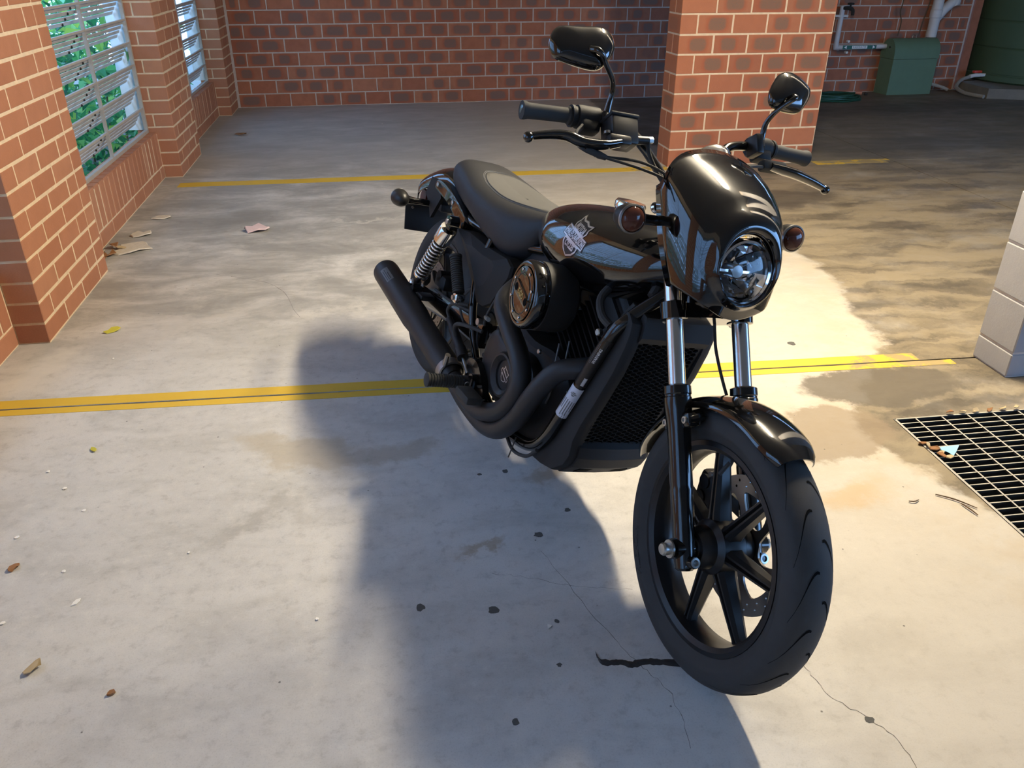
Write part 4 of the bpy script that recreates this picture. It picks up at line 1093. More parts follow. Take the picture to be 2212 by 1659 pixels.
# ---------------------------------------------------------------- headlight fairing
FT = [(0.465, 0.080, 0.080, 0.035), (0.49, 0.098, 0.112, 0.028), (0.53, 0.113, 0.136, 0.024), (0.565, 0.122, 0.152, 0.022), (0.61, 0.129, 0.168, 0.022), (0.65, 0.133, 0.174, 0.022), (0.70, 0.135, 0.160, 0.024), (0.75, 0.134, 0.133, 0.024), (0.80, 0.128, 0.096, 0.012), (0.85, 0.116, 0.056, -0.01)]
HC = 0.560
def fair(a, s):
    """surface point for arc coordinate a (-1..1) and height s in the fork frame"""
    b, nose, rear = lerp_table(FT, s)
    t = a * math.pi / 2
    return Vector((rear + (nose - rear) * max(0.0, math.cos(t)) ** 0.62, b * math.sin(t), s))
def s_top(a): return 0.850 - 0.095 * abs(a) ** 2.2
def s_bot(a): return 0.468 + 0.075 * abs(a) ** 2.0
AL = 0.195
rings = []; NT = 88; NR = 16
edge = []
for k in range(NT):
    th = 2 * math.pi * k / NT; c, sn = math.cos(th), math.sin(th)
    b0 = lerp_table(FT, HC + 0.073 * sn)[0]
    a_in = math.asin(max(-1, min(1, 0.073 * c / b0))) / (math.pi / 2); s_in = HC + 0.073 * sn
    lo, hi = 0.073, 0.6
    for _ in range(40):
        m = (lo + hi) / 2; a, s_ = m * c / AL, HC + m * sn
        if abs(a) <= 1 and s_bot(max(-1, min(1, a))) <= s_ <= s_top(max(-1, min(1, a))): lo = m
        else: hi = m
    edge.append((a_in, s_in, lo * c / AL, HC + lo * sn, c, sn))
def lipn(s): return 0.150 + 0.42 * (s - HC)
R0 = []; R1 = []
for a_in, s_in, ao, so, c, sn in edge:
    R0.append((lipn(HC + 0.066 * sn) - 0.040, 0.066 * c, HC + 0.066 * sn)); R1.append((lipn(HC + 0.068 * sn) - 0.006, 0.0675 * c, HC + 0.0675 * sn))
rings = [R0, R1]
for i in range(NR + 1):
    rho = i / NR; ring = []
    for a_in, s_in, ao, so, c, sn in edge:
        e = rho ** 1.15
        a = a_in + (ao - a_in) * e; s_ = s_in + (so - s_in) * e
        p = fair(a, s_); bl = min(1.0, rho * 3.2); bl = bl * bl * (3 - 2 * bl)
        p.x = lipn(s_) * (1 - bl) + p.x * bl
        ring.append(tuple(p))
    rings.append(ring)
g = G(FK).loft(rings, False, True)
fairing = part(g, 'headlight_fairing', 'gloss_black', bike, 60)
so_ = fairing.modifiers.new('thickness', 'SOLIDIFY'); so_.thickness = 0.0035; so_.offset = -1
g = G(FK)
for s in (-1, 1): g.tube([(0.03, s * 0.112, 0.69), (-0.005, s * 0.098, 0.69)], 0.012, 12)
part(g, 'fairing_mount', 'frame_black', fairing)
for s in (-1, 1): part(G(FK).lathe([(0.012, -0.006), (0.013, -0.002), (0.010, 0.004), (0.003, 0.006)], 'x', 14, (0.012, s * 0.126, 0.72)), 'mount_screw', 'chrome', fairing)

# headlight: faceted bowl, bulb shield, glass, black rim
HT = FK @ Matrix.Translation((lipn(HC) - 0.030, 0, HC)) @ Matrix.Rotation(math.atan(0.42), 4, 'Y')     # x = optical axis
bow = [(0.010, -0.055), (0.026, -0.046), (0.042, -0.030), (0.054, -0.012), (0.062, 0.006)]
g = G(HT); NF = 14; rings = []
for r_, x in bow: rings.append([(x + (0.003 if k % 2 else -0.003), r_ * math.cos(2 * math.pi * k / NF), r_ * math.sin(2 * math.pi * k / NF)) for k in range(NF)])
g.loft(rings, False); hl = part(g, 'headlight', 'reflector', bike, None, 'clear round headlight with faceted reflector')
part(G(HT).lathe([(0.0615, 0.004), (0.0668, 0.004), (0.0668, 0.014), (0.0625, 0.016), (0.0605, 0.010)], 'x', 48, caps=False), 'trim_ring', 'chrome', hl)
lensp = [(0.0615, 0.008), (0.050, 0.0155), (0.035, 0.0205), (0.018, 0.023), (0.001, 0.024)]
g = G(HT).lathe(lensp + [(r_, x - 0.003) for r_, x in lensp[::-1]] , 'x', 40, caps=False); part(g, 'headlight_glass', 'lens_glass', hl, 60)
g = G(HT).lathe([(0.001, -0.052), (0.014, -0.050), (0.015, -0.016), (0.013, -0.011), (0.001, -0.010)], 'x', 20); part(g, 'bulb_shield', 'steel', hl)
part(G(HT).box((-0.02, 0.0, 0.0), (0.004, 0.09, 0.005)), 'reflector_bar', 'reflector', hl, None)

# speedometer behind the fairing
GT = FK @ Matrix.Translation((0.0, 0.030, 0.842)) @ Matrix.Rotation(R(-24), 4, 'Y')
gauge = part(G(GT).lathe([(0.024, -0.042), (0.044, -0.026), (0.048, 0.0), (0.049, 0.008), (0.045, 0.016), (0.040, 0.014), (0.040, 0.010)], 'z', 40, caps=False), 'speedometer', 'chrome', bike)
part(G(GT).lathe([(0.0405, 0.008), (0.0405, 0.010)], 'z', 40), 'dial', 'gauge_face', gauge)
part(G(FK).box((0.004, 0.092, 0.838), (0.03, 0.03, 0.012), 0.004), 'warning_lamp', 'chrome', gauge)

# ---------------------------------------------------------------- handlebar and controls
bp = [(-0.05, 0.0, 0.795), (-0.05, -0.045, 0.800), (-0.053, -0.068, 0.826), (-0.062, -0.098, 0.880), (-0.069, -0.122, 0.915), (-0.076, -0.160, 0.936), (-0.084, -0.24, 0.946), (-0.0905, -0.392, 0.943)]
full = [(x, -y, z) for x, y, z in bp[::-1]] + bp[1:]
bar = part(G(FK).tube(full, 0.0112, 16, 5), 'handlebar', 'frame_black', bike)
def along(y):
    P = catmull(bp, 8)
    for a, b in zip(P, P[1:]):
        if b.y <= -abs(y) <= a.y:
            t = (a.y + abs(y)) / (a.y - b.y); p = a.lerp(b, t); return Vector((p.x, math.copysign(p.y, y), p.z))
    p = P[-1]; return Vector((p.x, math.copysign(p.y, y), p.z))
for s in (-1, 1):
    path = [along(s * q) for q in (0.278, 0.282, 0.286, 0.330, 0.376, 0.386, 0.392)]
    part(G(FK).tube(path, [0.0195, 0.0195, 0.0165, 0.0165, 0.0172, 0.0198, 0.0198], 24), 'grip', 'grip_rubber', bar)
    path = [along(s * q) for q in (0.206, 0.212, 0.255, 0.262, 0.263, 0.270, 0.271, 0.277)]
    g = G(FK).tube(path, [0.0215, 0.0265, 0.0265, 0.0255, 0.022, 0.022, 0.0245, 0.0245], 28)
    hs = part(g, 'switch_housing', 'plastic_black', bar)
    p = along(s * 0.236)
    part(G(FK).box((p.x + 0.006, p.y, p.z - 0.024), (0.036, 0.045, 0.03), 0.008), 'switch_base', 'plastic_black', hs)
    if s > 0: part(G(FK).box((p.x - 0.006, p.y + 0.005, p.z + 0.028), (0.02, 0.02, 0.014), 0.004), 'thumb_switch', 'plastic_black', hs)
# right: brake master cylinder with square reservoir and lever
mc = part(G(FK).box((-0.034, -0.182, 0.897), (0.052, 0.066, 0.062), 0.006), 'brake_master_cylinder', 'satin_black', bike)
part(G(FK).box((-0.034, -0.182, 0.930), (0.056, 0.070, 0.008), 0.003), 'reservoir_lid', 'plastic_black', mc)
for dx in (-0.018, 0.018):
    for dy in (-0.022, 0.022): part(G(FK).lathe([(0.003, 0.933), (0.003, 0.9355), (0.001, 0.936)], 'z', 8, (-0.034 + dx, -0.182 + dy, 0)), 'lid_screw', 'steel', mc)
g = G(FK); g.box((-0.050, -0.200, 0.915), (0.045, 0.022, 0.050), 0.006); g.box((-0.022, -0.195, 0.872), (0.032, 0.055, 0.022), 0.006); g.tube([(-0.028, -0.15, 0.885), (-0.028, -0.115, 0.888)], 0.0095, 12)
part(g, 'lever_perch', 'satin_black', mc)
part(G(FK).tube([(-0.027, -0.118, 0.888), (-0.027, -0.104, 0.890)], 0.0075, 6), 'banjo_bolt', 'zinc', mc)
part(G(FK).tube([(-0.020, -0.222, 0.884), (-0.020, -0.222, 0.890)], 0.008, 12), 'pivot_screw', 'steel', mc)
def lever(path, name, parent):
    lv = part(G(FK).tube(path, [0.012, 0.0145, 0.0145, 0.0135, 0.0125, 0.0105, 0.0065], 14, 5, flat=0.75), name, 'gloss_black', parent)
    part(G(FK).ball(path[-1], 0.0115, 16, 10), 'lever_ball', 'gloss_black', lv)
lever([(-0.016, -0.195, 0.866), (-0.014, -0.235, 0.855), (-0.014, -0.285, 0.853), (-0.018, -0.318, 0.864), (-0.022, -0.350, 0.864), (-0.026, -0.392, 0.857), (-0.028, -0.405, 0.853)], 'brake_lever', bike)
cl = part(G(FK).box((-0.040, 0.238, 0.880), (0.030, 0.070, 0.026), 0.008), 'clutch_lever_perch', 'grip_rubber', bike)
part(G(FK).box((-0.058, 0.205, 0.935), (0.045, 0.022, 0.050), 0.006), 'perch_clamp', 'satin_black', cl)
lever([(-0.030, 0.225, 0.876), (-0.026, 0.262, 0.869), (-0.024, 0.290, 0.864), (-0.025, 0.320, 0.858), (-0.026, 0.345, 0.852), (-0.029, 0.375, 0.844), (-0.030, 0.388, 0.839)], 'clutch_lever', bike)
# throttle cables with their boots
for dz, dn, tail in ((0.0, 0.0, [(-0.028, -0.139, 0.836), (-0.022, -0.075, 0.812), (-0.02, -0.03, 0.77)]), (-0.008, 0.012, [(-0.018, -0.139, 0.815), (-0.012, -0.075, 0.792), (-0.015, -0.03, 0.75)])):
    pth = [(-0.070 + dn, -0.262, 0.915), (-0.046 + dn, -0.290, 0.880), (-0.032 + dn, -0.286, 0.852 + dz), (-0.030 + dn, -0.262, 0.841 + dz), (-0.030 + dn, -0.225, 0.836 + dz)] + tail
    cb_ = part(G(FK).tube(pth, 0.0032, 8, 5), 'throttle_cable', 'rubber', bike)
    a, b = Vector(pth[2]), Vector(pth[4])
    part(G(FK).tube([a.lerp(b, 0.15), a.lerp(b, 0.3), a.lerp(b, 0.6), a.lerp(b, 0.65), a.lerp(b, 0.95)], [0.005, 0.007, 0.007, 0.0085, 0.006], 10), 'cable_boot', 'rubber', cb_)
part(G(FK).tube([(-0.03, -0.115, 0.888), (-0.035, -0.108, 0.86), (-0.035, -0.09, 0.82), (-0.03, -0.06, 0.76), (-0.03, -0.05, 0.68)], 0.0048, 8, 5), 'front_brake_line', 'rubber', bike)
part(G(FK).tube([(-0.072, -0.128, 0.912), (-0.060, -0.112, 0.880), (-0.050, -0.090, 0.845), (-0.04, -0.065, 0.80), (-0.03, -0.05, 0.74)], 0.0042, 8, 5), 'switch_wire', 'rubber', bike)
part(G(FK).tube([(-0.036, 0.21, 0.875), (-0.02, 0.15, 0.86), (-0.01, 0.09, 0.82), (-0.02, 0.05, 0.74)], 0.004, 8, 5), 'clutch_cable', 'rubber', bike)
# mirrors
def mirror(outline, cen, stem, tilt, name='mirror'):
    O2 = smooth_poly(outline, 5); cu, cv = cen
    rings = []
    for n_, k in ((-0.016, 0.90), (-0.014, 0.97), (-0.006, 1.0), (0.002, 0.97), (0.010, 0.86), (0.016, 0.66), (0.0195, 0.40), (0.021, 0.12)):
        rings.append([(n_ + tilt * (cu + (u - cu) * k - cu), cu + (u - cu) * k, cv + (v - cv) * k) for u, v in O2])
    m_ = part(G(FK).loft(rings), name, 'gloss_black', bike, 50)
    part(G(FK).loft([[(-0.0165 + tilt * (cu + (u - cu) * 0.88 - cu), cu + (u - cu) * 0.88, cv + (v - cv) * 0.88) for u, v in O2], [(-0.0175 + tilt * (cu + (u - cu) * 0.87 - cu), cu + (u - cu) * 0.87, cv + (v - cv) * 0.87) for u, v in O2]]), 'mirror_glass', 'mirror_glass', m_)
    part(G(FK).tube(stem, [0.0078, 0.0072, 0.0062, 0.006, 0.006, 0.0065, 0.008], 12, 5), 'mirror_stem', 'gloss_black', m_)
    part(G(FK).lathe([(0.0085, -0.012), (0.0105, -0.010), (0.0105, 0.006), (0.0075, 0.012)], 'z', 12, stem[0]), 'stem_nut', 'satin_black', m_)
mirror([(-0.359, 1.058), (-0.356, 1.078), (-0.345, 1.097), (-0.325, 1.104), (-0.285, 1.108), (-0.245, 1.113), (-0.224, 1.106), (-0.213, 1.090), (-0.211, 1.070), (-0.220, 1.046), (-0.240, 1.022), (-0.256, 1.015), (-0.285, 1.017), (-0.325, 1.025), (-0.348, 1.034)], (-0.287, 1.064),
       [(-0.058, -0.203, 0.942), (-0.050, -0.199, 0.966), (-0.036, -0.197, 0.990), (-0.012, -0.209, 1.006), (0.012, -0.236, 1.022), (0.033, -0.262, 1.037), (0.018, -0.276, 1.048)], 0.10)
mirror([(0.210, 1.034), (0.216, 1.056), (0.236, 1.090), (0.254, 1.104), (0.276, 1.107), (0.308, 1.096), (0.330, 1.080), (0.336, 1.066), (0.328, 1.046), (0.304, 1.016), (0.288, 1.008), (0.252, 1.007), (0.222, 1.012), (0.212, 1.020)], (0.272, 1.058),
       [(-0.058, 0.222, 0.944), (-0.052, 0.226, 0.966), (-0.036, 0.224, 0.986), (-0.010, 0.228, 1.001), (0.014, 0.240, 1.013), (0.033, 0.254, 1.023), (0.018, 0.264, 1.036)], -0.05)

# ---------------------------------------------------------------- turn signals
def signal(M, yoff, s, stalk_to, front, name):
    """lamp with bullet shell; x of M = the way the lens faces"""
    t = part(G(M).lathe([(0.004, -0.040), (0.014, -0.036), (0.023, -0.024), (0.029, -0.006), (0.0305, 0.010), (0.0305, 0.018), (0.0285, 0.0195)], 'x', 32), name, 'satin_black', bike, 40)
    part(G(M).lathe([(0.0285, 0.014), (0.0310, 0.0155), (0.0308, 0.020), (0.0275, 0.022)], 'x', 32, caps=False), 'bezel', 'steel', t)
    part(G(M).lathe([(0.0275, 0.018), (0.024, 0.026), (0.016, 0.031), (0.008, 0.033), (0.001, 0.0335)], 'x', 28), 'lens', 'lens_smoke' if front else 'tail_red', t, 60, 'smoked amber lens')
    part(G(M).tube([(-0.006, -s * 0.024, 0), (-0.006, -s * 0.045, 0), (-0.006, -s * stalk_to, 0)], [0.015, 0.0115, 0.0105], 14), 'stalk', 'gloss_black', t)
for s in (-1, 1):
    signal(FK @ Matrix.Translation((0.030, s * 0.208, 0.683)) @ Matrix.Rotation(RAKE * 0.85, 4, 'Y'), 0, s, 0.110, True, 'turn_signal')
    signal(Matrix.Translation((-0.135, s * 0.215, 0.598)) @ Matrix.Rotation(math.pi, 4, 'Z'), 0, -s, 0.13, False, 'turn_signal')

# ---------------------------------------------------------------- fuel tank
TT = [(0.575, 0.705, 0.750, 0.030), (0.600, 0.694, 0.778, 0.070), (0.64, 0.660, 0.802, 0.102), (0.72, 0.632, 0.826, 0.135), (0.84, 0.620, 0.848, 0.152), (0.96, 0.632, 0.860, 0.151), (1.06, 0.662, 0.861, 0.134), (1.13, 0.698, 0.856, 0.110), (1.18, 0.740, 0.846, 0.076), (1.21, 0.775, 0.834, 0.046)]
def tank_ring(x, n=40):
    lo, hi, hw = lerp_table(TT, x); out = []
    zc = lo + (hi - lo) * 0.46
    for k in range(n):
        a = 2 * math.pi * k / n; c, s_ = math.cos(a), math.sin(a)
        yy = hw * math.copysign(abs(c) ** 0.85, c)
        zz_ = zc + ((hi - zc) * s_ if s_ > 0 else (zc - lo) * math.copysign(abs(s_) ** 0.9, s_))
        if s_ < 0: yy *= 1 - 0.16 * (-s_) ** 1.5
        out.append((x, yy, zz_))
    return out
xs = [0.575 + (1.21 - 0.575) * (0.5 - 0.5 * math.cos(math.pi * i / 30)) for i in range(31)]
g = G().loft([tank_ring(x) for x in xs]); tankbvh = BVHTree.FromPolygons([tuple(v) for v in g.v], g.f)
tank = part(g, 'fuel_tank', 'gloss_black', bike, 60)
part(G().lathe([(0.036, 0.850), (0.040, 0.856), (0.040, 0.868), (0.036, 0.874), (0.012, 0.877)], 'z', 32, (0.880, 0.0, 0)), 'filler_cap', 'chrome', tank)
part(G().tube([(1.15, -0.06, 0.735), (1.16, -0.075, 0.715)], 0.012, 8), 'tank_mount', 'rubber', tank)
def project(bvh, p, d, off):
    h_, n_, i, dd = bvh.ray_cast(Vector(p), Vector(d))
    if h_ is None: return Vector(p) + Vector(d) * 0.1
    if n_.dot(Vector(d)) > 0: n_ = -n_
    return h_ + n_ * off
def ribbon(poly, w, closed=True):
    n = len(poly); vs, fs = [], []
    for i in range(n):
        p0 = Vector(poly[i - 1] if (closed or i) else poly[i]); p1 = Vector(poly[i]); p2 = Vector(poly[(i + 1) % n] if (closed or i < n - 1) else poly[i])
        d = (p2 - p0); d = d.normalized() if d.length else Vector((1, 0)); nn = Vector((-d.y, d.x))
        vs += [tuple(p1 + nn * w / 2), tuple(p1 - nn * w / 2)]
    for i in range(n if closed else n - 1):
        j = (i + 1) % n; fs.append((2 * i, 2 * i + 1, 2 * j + 1, 2 * j))
    return vs, fs
UP = [(-.36, .17), (-.42, .29), (-.38, .40), (-.44, .54), (-.20, .47), (0, .51), (.20, .47), (.44, .54), (.38, .40), (.42, .29), (.36, .17)]
LO = [(-.42, -.17), (-.40, -.31), (-.26, -.46), (0, -.60), (.26, -.46), (.40, -.31), (.42, -.17)]
BARP = [(-.63, -.135), (.63, -.135), (.63, .135), (-.63, .135)]
def dens(poly, n=6):
    out = []
    for i in range(len(poly)):
        a, b = poly[i], poly[(i + 1) % len(poly)]
        out += [(a[0] + (b[0] - a[0]) * k / n, a[1] + (b[1] - a[1]) * k / n) for k in range(n)]
    return out
def shield(f, parent, text=True, plate=True, mats=('emblem_dark', 'emblem_silver'), lw=0.05, lift=0.0008):
    """bar-and-shield badge; f maps badge units (u, v, lift) to 3-d"""
    if plate:
        for poly in (UP, LO, BARP):
            big = [(u * 1.10, v * (1.10 if poly is not BARP else 1.3)) for u, v in poly]
            g = G(); P = dens(big, 4); cu = sum(p[0] for p in P) / len(P); cv = sum(p[1] for p in P) / len(P)
            n = len(P); vs = [f(u, v, lift * 0.5) for u, v in P] + [f((u + cu) / 2, (v + cv) / 2, lift * 0.5) for u, v in P] + [f(cu, cv, lift * 0.5)]
            fs = [(i, (i + 1) % n, n + (i + 1) % n, n + i) for i in range(n)] + [(n + i, n + (i + 1) % n, 2 * n) for i in range(n)]
            g.add(vs, fs); part(g, 'badge_plate', mats[0], parent, None)
    for poly in (UP, LO, BARP):
        vs, fs = ribbon(dens(poly, 4), lw); g = G(); g.add([f(u, v, lift) for u, v in vs], fs); part(g, 'badge_outline', mats[1], parent, None)
    if text:
        for tx, size, sx, v0, bold in (('HARLEY-DAVIDSON', 0.26, 0.50, 0.0, 0.010), ('MOTOR', 0.26, 0.66, 0.275, 0.012), ('CYCLES', 0.26, 0.60, -0.275, 0.012)):
            vs, fs = text_geo(tx, size, 0, 1.0, bold)
            g = G(); g.add([f(p.x * sx, p.y + v0, lift * 1.4) for p in vs], fs); part(g, 'badge_lettering', mats[1], parent, None)
ca, sa = math.cos(R(-11)), math.sin(R(-11)); EU = 0.083
def tank_map(u, v, l):
    x = 0.898 + EU * (u * ca - v * sa); z = 0.767 + EU * (u * sa + v * ca)
    return project(tankbvh, (x, -0.4, z), (0, 1, 0), l)
shield(tank_map, tank, lift=0.0012)

# ---------------------------------------------------------------- seat
ST = [(-0.045, 0.715, 0.755, 0.070), (-0.030, 0.700, 0.780, 0.088), (0.01, 0.682, 0.797, 0.102), (0.07, 0.668, 0.797, 0.114), (0.16, 0.655, 0.786, 0.130), (0.25, 0.643, 0.773, 0.143), (0.38, 0.615, 0.762, 0.149), (0.48, 0.597, 0.761, 0.143), (0.54, 0.599, 0.764, 0.130), (0.60, 0.635, 0.768, 0.108), (0.645, 0.700, 0.771, 0.085), (0.665, 0.730, 0.771, 0.060)]
def seat_ring(x, n=44):
    lo, hi, hw = lerp_table(ST, x); out = []
    for k in range(n):
        a = 2 * math.pi * k / n; c, s_ = math.cos(a), math.sin(a)
        if s_ >= 0: y, z = hw * math.copysign(abs(c) ** 0.62, c), lo + (hi - lo) * (0.52 + 0.48 * s_ ** 0.8)
        else: y, z = hw * math.copysign(abs(c) ** 0.35, c) * (1 - 0.10 * (-s_)), lo + (hi - lo) * 0.52 * (1 - (-s_) ** 0.55)
        dish = 0.018 * math.exp(-((x - 0.28) / 0.2) ** 2) * math.exp(-(y / 0.09) ** 2) if s_ > 0 else 0
        out.append((x, y, z - dish))
    return out
xs = [-0.045 + 0.710 * i / 40 for i in range(41)]
g = G().loft([seat_ring(x) for x in xs]); seatbvh = BVHTree.FromPolygons([tuple(v) for v in g.v], g.f)
seat = part(g, 'seat', 'seat_vinyl', bike, 50, 'black vinyl solo seat')
pan = smooth_poly([(0.135, 0.0), (0.155, -0.052), (0.24, -0.086), (0.38, -0.098), (0.50, -0.082), (0.595, -0.055), (0.61, 0.0), (0.595, 0.055), (0.50, 0.082), (0.38, 0.098), (0.24, 0.086), (0.155, 0.052)], 5)
def seat_map(x, y, l): return project(seatbvh, (x, y, 1.2), (0, 0, -1), l)
g = G(); n = len(pan); rings = []
for k in (1.0, 0.985, 0.9, 0.7, 0.45, 0.2, 0.03):
    rings.append([seat_map(0.36 + (x - 0.36) * k, y * k, 0.0006 if k == 1.0 else 0.0032) for x, y in pan])
g.loft(rings, False); part(g, 'seat_panel', 'seat_panel', seat, 50, 'lighter stitched centre panel')
for k in (1.03, 1.06):
    g = G(); g.tube([seat_map(0.36 + (x - 0.36) * k, y * k, 0.0006) for x, y in pan + pan[:1]], 0.0009, 5, 0, False); part(g, 'stitch_line', 'stitch', seat)

# ---------------------------------------------------------------- rear mudguard, struts, tail
fp = catmull([(0.17, 0, 0.700), (0.07, 0, 0.728), (-0.06, 0, 0.745), (-0.16, 0, 0.736), (-0.25, 0, 0.708), (-0.33, 0, 0.668), (-0.385, 0, 0.612)], 5)
rings = []
for i, p in enumerate(fp):
    t = (fp[min(i + 1, len(fp) - 1)] - fp[max(i - 1, 0)]).normalized(); nn = Vector((t.z, 0, -t.x))
    if nn.z < 0: nn = -nn
    out, inn = [], []
    hw = 0.098 * (1 - 0.25 * max(0, (i - 24) / 6) ** 2)
    for j in range(15):
        b = R(-88 + 176 * j / 14); y = hw * math.sin(b); d = 0.085 * (1 - math.cos(b) ** 0.75)
        out.append(p + Vector((0, y, 0)) - nn * d); inn.append(p + Vector((0, y * 0.96, 0)) - nn * (d + 0.003))
    rings.append(out + inn[::-1])
rf = part(G().loft(rings), 'rear_fender', 'gloss_black', bike, 50)
for s in (-1, 1):
    poly = smooth_poly([(-0.075, 0.690), (-0.050, 0.702), (0.02, 0.698), (0.13, 0.674), (0.225, 0.640), (0.24, 0.612), (0.22, 0.590), (0.18, 0.600), (0.08, 0.640), (-0.04, 0.662), (-0.075, 0.670)], 3)
    strut = part(G().prism(poly, 'y', s * 0.098, s * 0.126, 0.93, None, 0.006), 'fender_strut', 'gloss_black', rf, 40)
    for x, z in ((-0.045, 0.682), (0.105, 0.656)):
        part(hexbolt(G(), (x, s * 0.124, z), (0, s, 0), 0.0085, 0.006), 'strut_bolt', 'zinc', rf)
tl = part(G().prism(smooth_poly([(-0.39, 0.595), (-0.355, 0.605), (-0.34, 0.575), (-0.35, 0.55), (-0.37, 0.54), (-0.395, 0.56)], 3), 'y', -0.04, 0.04), 'tail_lamp', 'tail_red', bike, 40)
g = G().prism([(-0.145, 0.690), (-0.085, 0.695), (-0.03, 0.640), (-0.09, 0.555), (-0.125, 0.600), (-0.175, 0.625)], 'y', -0.112, -0.098, 0.95)
part(g, 'tail_bracket', 'plastic_black', bike, 30)
PM = Matrix.Translation((-0.335, 0, 0.515)) @ Matrix.Rotation(R(-24), 4, 'Y')
lp = part(G(PM).box((0, 0, -0.01), (0.008, 0.225, 0.115), 0.003), 'licence_plate_holder', 'plastic_black', bike)
for y in (-0.085, 0.085): part(hexbolt(G(PM), (0.004, y, 0.018), (1, 0, 0), 0.005, 0.004), 'plate_bolt', 'steel', lp)
part(G().box((-0.27, 0, 0.575), (0.16, 0.07, 0.03), 0.01), 'plate_arm', 'plastic_black', lp)
# inner mudguard behind the tyre
part(G().loft(fender_rings(0.315, 0.012, 0.075, R(20), R(95), 20, 0.02), M=RW), 'inner_mudguard', 'plastic_black', bike, 40)

# ---------------------------------------------------------------- rear shocks
for s in (-1, 1):
    y = s * 0.166
    A = Vector((0.228, y, 0.618)); Bq = Vector((0.040, y, 0.352)); d = (Bq - A).normalized(); Ls = (Bq - A).length
    M_ = Matrix.Translation(A) @ d.to_track_quat('Z', 'Y').to_matrix().to_4x4()
    sh = part(G(M_).lathe([(0.012, 0.02), (0.014, 0.12), (0.014, Ls - 0.05), (0.009, Ls - 0.045), (0.009, Ls)], 'z', 20), 'rear_shock', 'satin_black', bike)
    part(G(M_).lathe([(0.010, 0.028), (0.0275, 0.030), (0.0295, 0.036), (0.0295, 0.088), (0.0275, 0.090), (0.012, 0.090)], 'z', 32), 'chrome_cover', 'chrome', sh, 30, 'chrome shock cover')
    path = []
    turns = 11
    for k in range(turns * 14 + 1):
        a = 2 * math.pi * k / 14; q = 0.092 + (Ls - 0.145) * k / (turns * 14)
        path.append((0.0225 * math.cos(a), 0.0225 * math.sin(a), q))
    part(G(M_).tube(path, 0.0038, 8), 'coil_spring', 'chrome', sh, 60, 'chrome coil spring')
    part(G(M_).lathe([(0.012, Ls - 0.056), (0.026, Ls - 0.054), (0.026, Ls - 0.046), (0.012, Ls - 0.040)], 'z', 24), 'spring_seat', 'chrome', sh)
    part(G().tube([(A.x, y - 0.016, A.z), (A.x, y + 0.016, A.z)], 0.020, 20).box((A.x, y, A.z - 0.012), (0.03, 0.03, 0.03), 0.006), 'top_eye', 'gloss_black', sh)
    part(G().tube([(A.x, y + s * 0.016, A.z), (A.x, y + s * 0.022, A.z)], 0.0095, 14), 'top_bolt', 'zinc', sh)
    part(G().tube([(Bq.x, y - 0.014, Bq.z), (Bq.x, y + 0.014, Bq.z)], 0.014, 16), 'lower_eye', 'steel', sh)
    part(G().ball((Bq.x, y + s * 0.018, Bq.z), (0.011, 0.007, 0.011), 14, 8), 'lower_bolt', 'chrome', sh)
# swing arm
for s in (-1, 1):
    rings = []
    for x, z, hh_, w_ in ((-0.05, 0.2955, 0.026, 0.013), (0.0, 0.2955, 0.030, 0.014), (0.06, 0.306, 0.034, 0.015), (0.30, 0.336, 0.034, 0.016), (0.52, 0.352, 0.040, 0.018)):
        rings.append([(x, s * 0.112 + y * w_, z + k * hh_) for y, k in ((-1, -.7), (-.7, -1), (.7, -1), (1, -.7), (1, .7), (.7, 1), (-.7, 1), (-1, .7))])
    part(G().loft(rings), 'swing_arm', 'gloss_black', bike, 30)
part(G().tube([(0.50, -0.11, 0.35), (0.50, 0.11, 0.35)], 0.03, 16), 'swing_arm_pivot', 'engine_black', bike)
g = G().tube([(0, -0.14, 0.2955), (0, 0.14, 0.2955)], 0.011, 12); hexbolt(g, (0, -0.128, 0.2955), (0, -1, 0), 0.017, 0.014); part(g, 'rear_axle', 'zinc', bike)
part(G().box((0.10, -0.085, 0.385), (0.09, 0.05, 0.05), 0.012).tube([(0.09, -0.11, 0.40), (0.09, -0.06, 0.40)], 0.02, 12), 'rear_caliper', 'engine_black', bike)
part(G().lathe([(0.095, 0.080), (0.100, 0.085), (0.100, 0.105), (0.095, 0.110)], 'y', 40, (0, 0, 0.2955)).lathe([(0.040, 0.080), (0.045, 0.085), (0.045, 0.105), (0.04, 0.11)], 'y', 30, (0.56, 0, 0.35)), 'belt_pulleys', 'engine_black', bike)
belt = []
for t in range(41):
    a = math.pi / 2 + math.pi * t / 40; belt.append((0.102 * math.cos(a), 0.095, 0.2955 + 0.102 * math.sin(a)))
for t in range(21):
    a = -math.pi / 2 + math.pi * t / 20; belt.append((0.56 + 0.047 * math.cos(a), 0.095, 0.35 + 0.047 * math.sin(a)))
part(G().tube(belt + belt[:1], 0.006, 6, flat=1.6), 'drive_belt', 'rubber', bike)

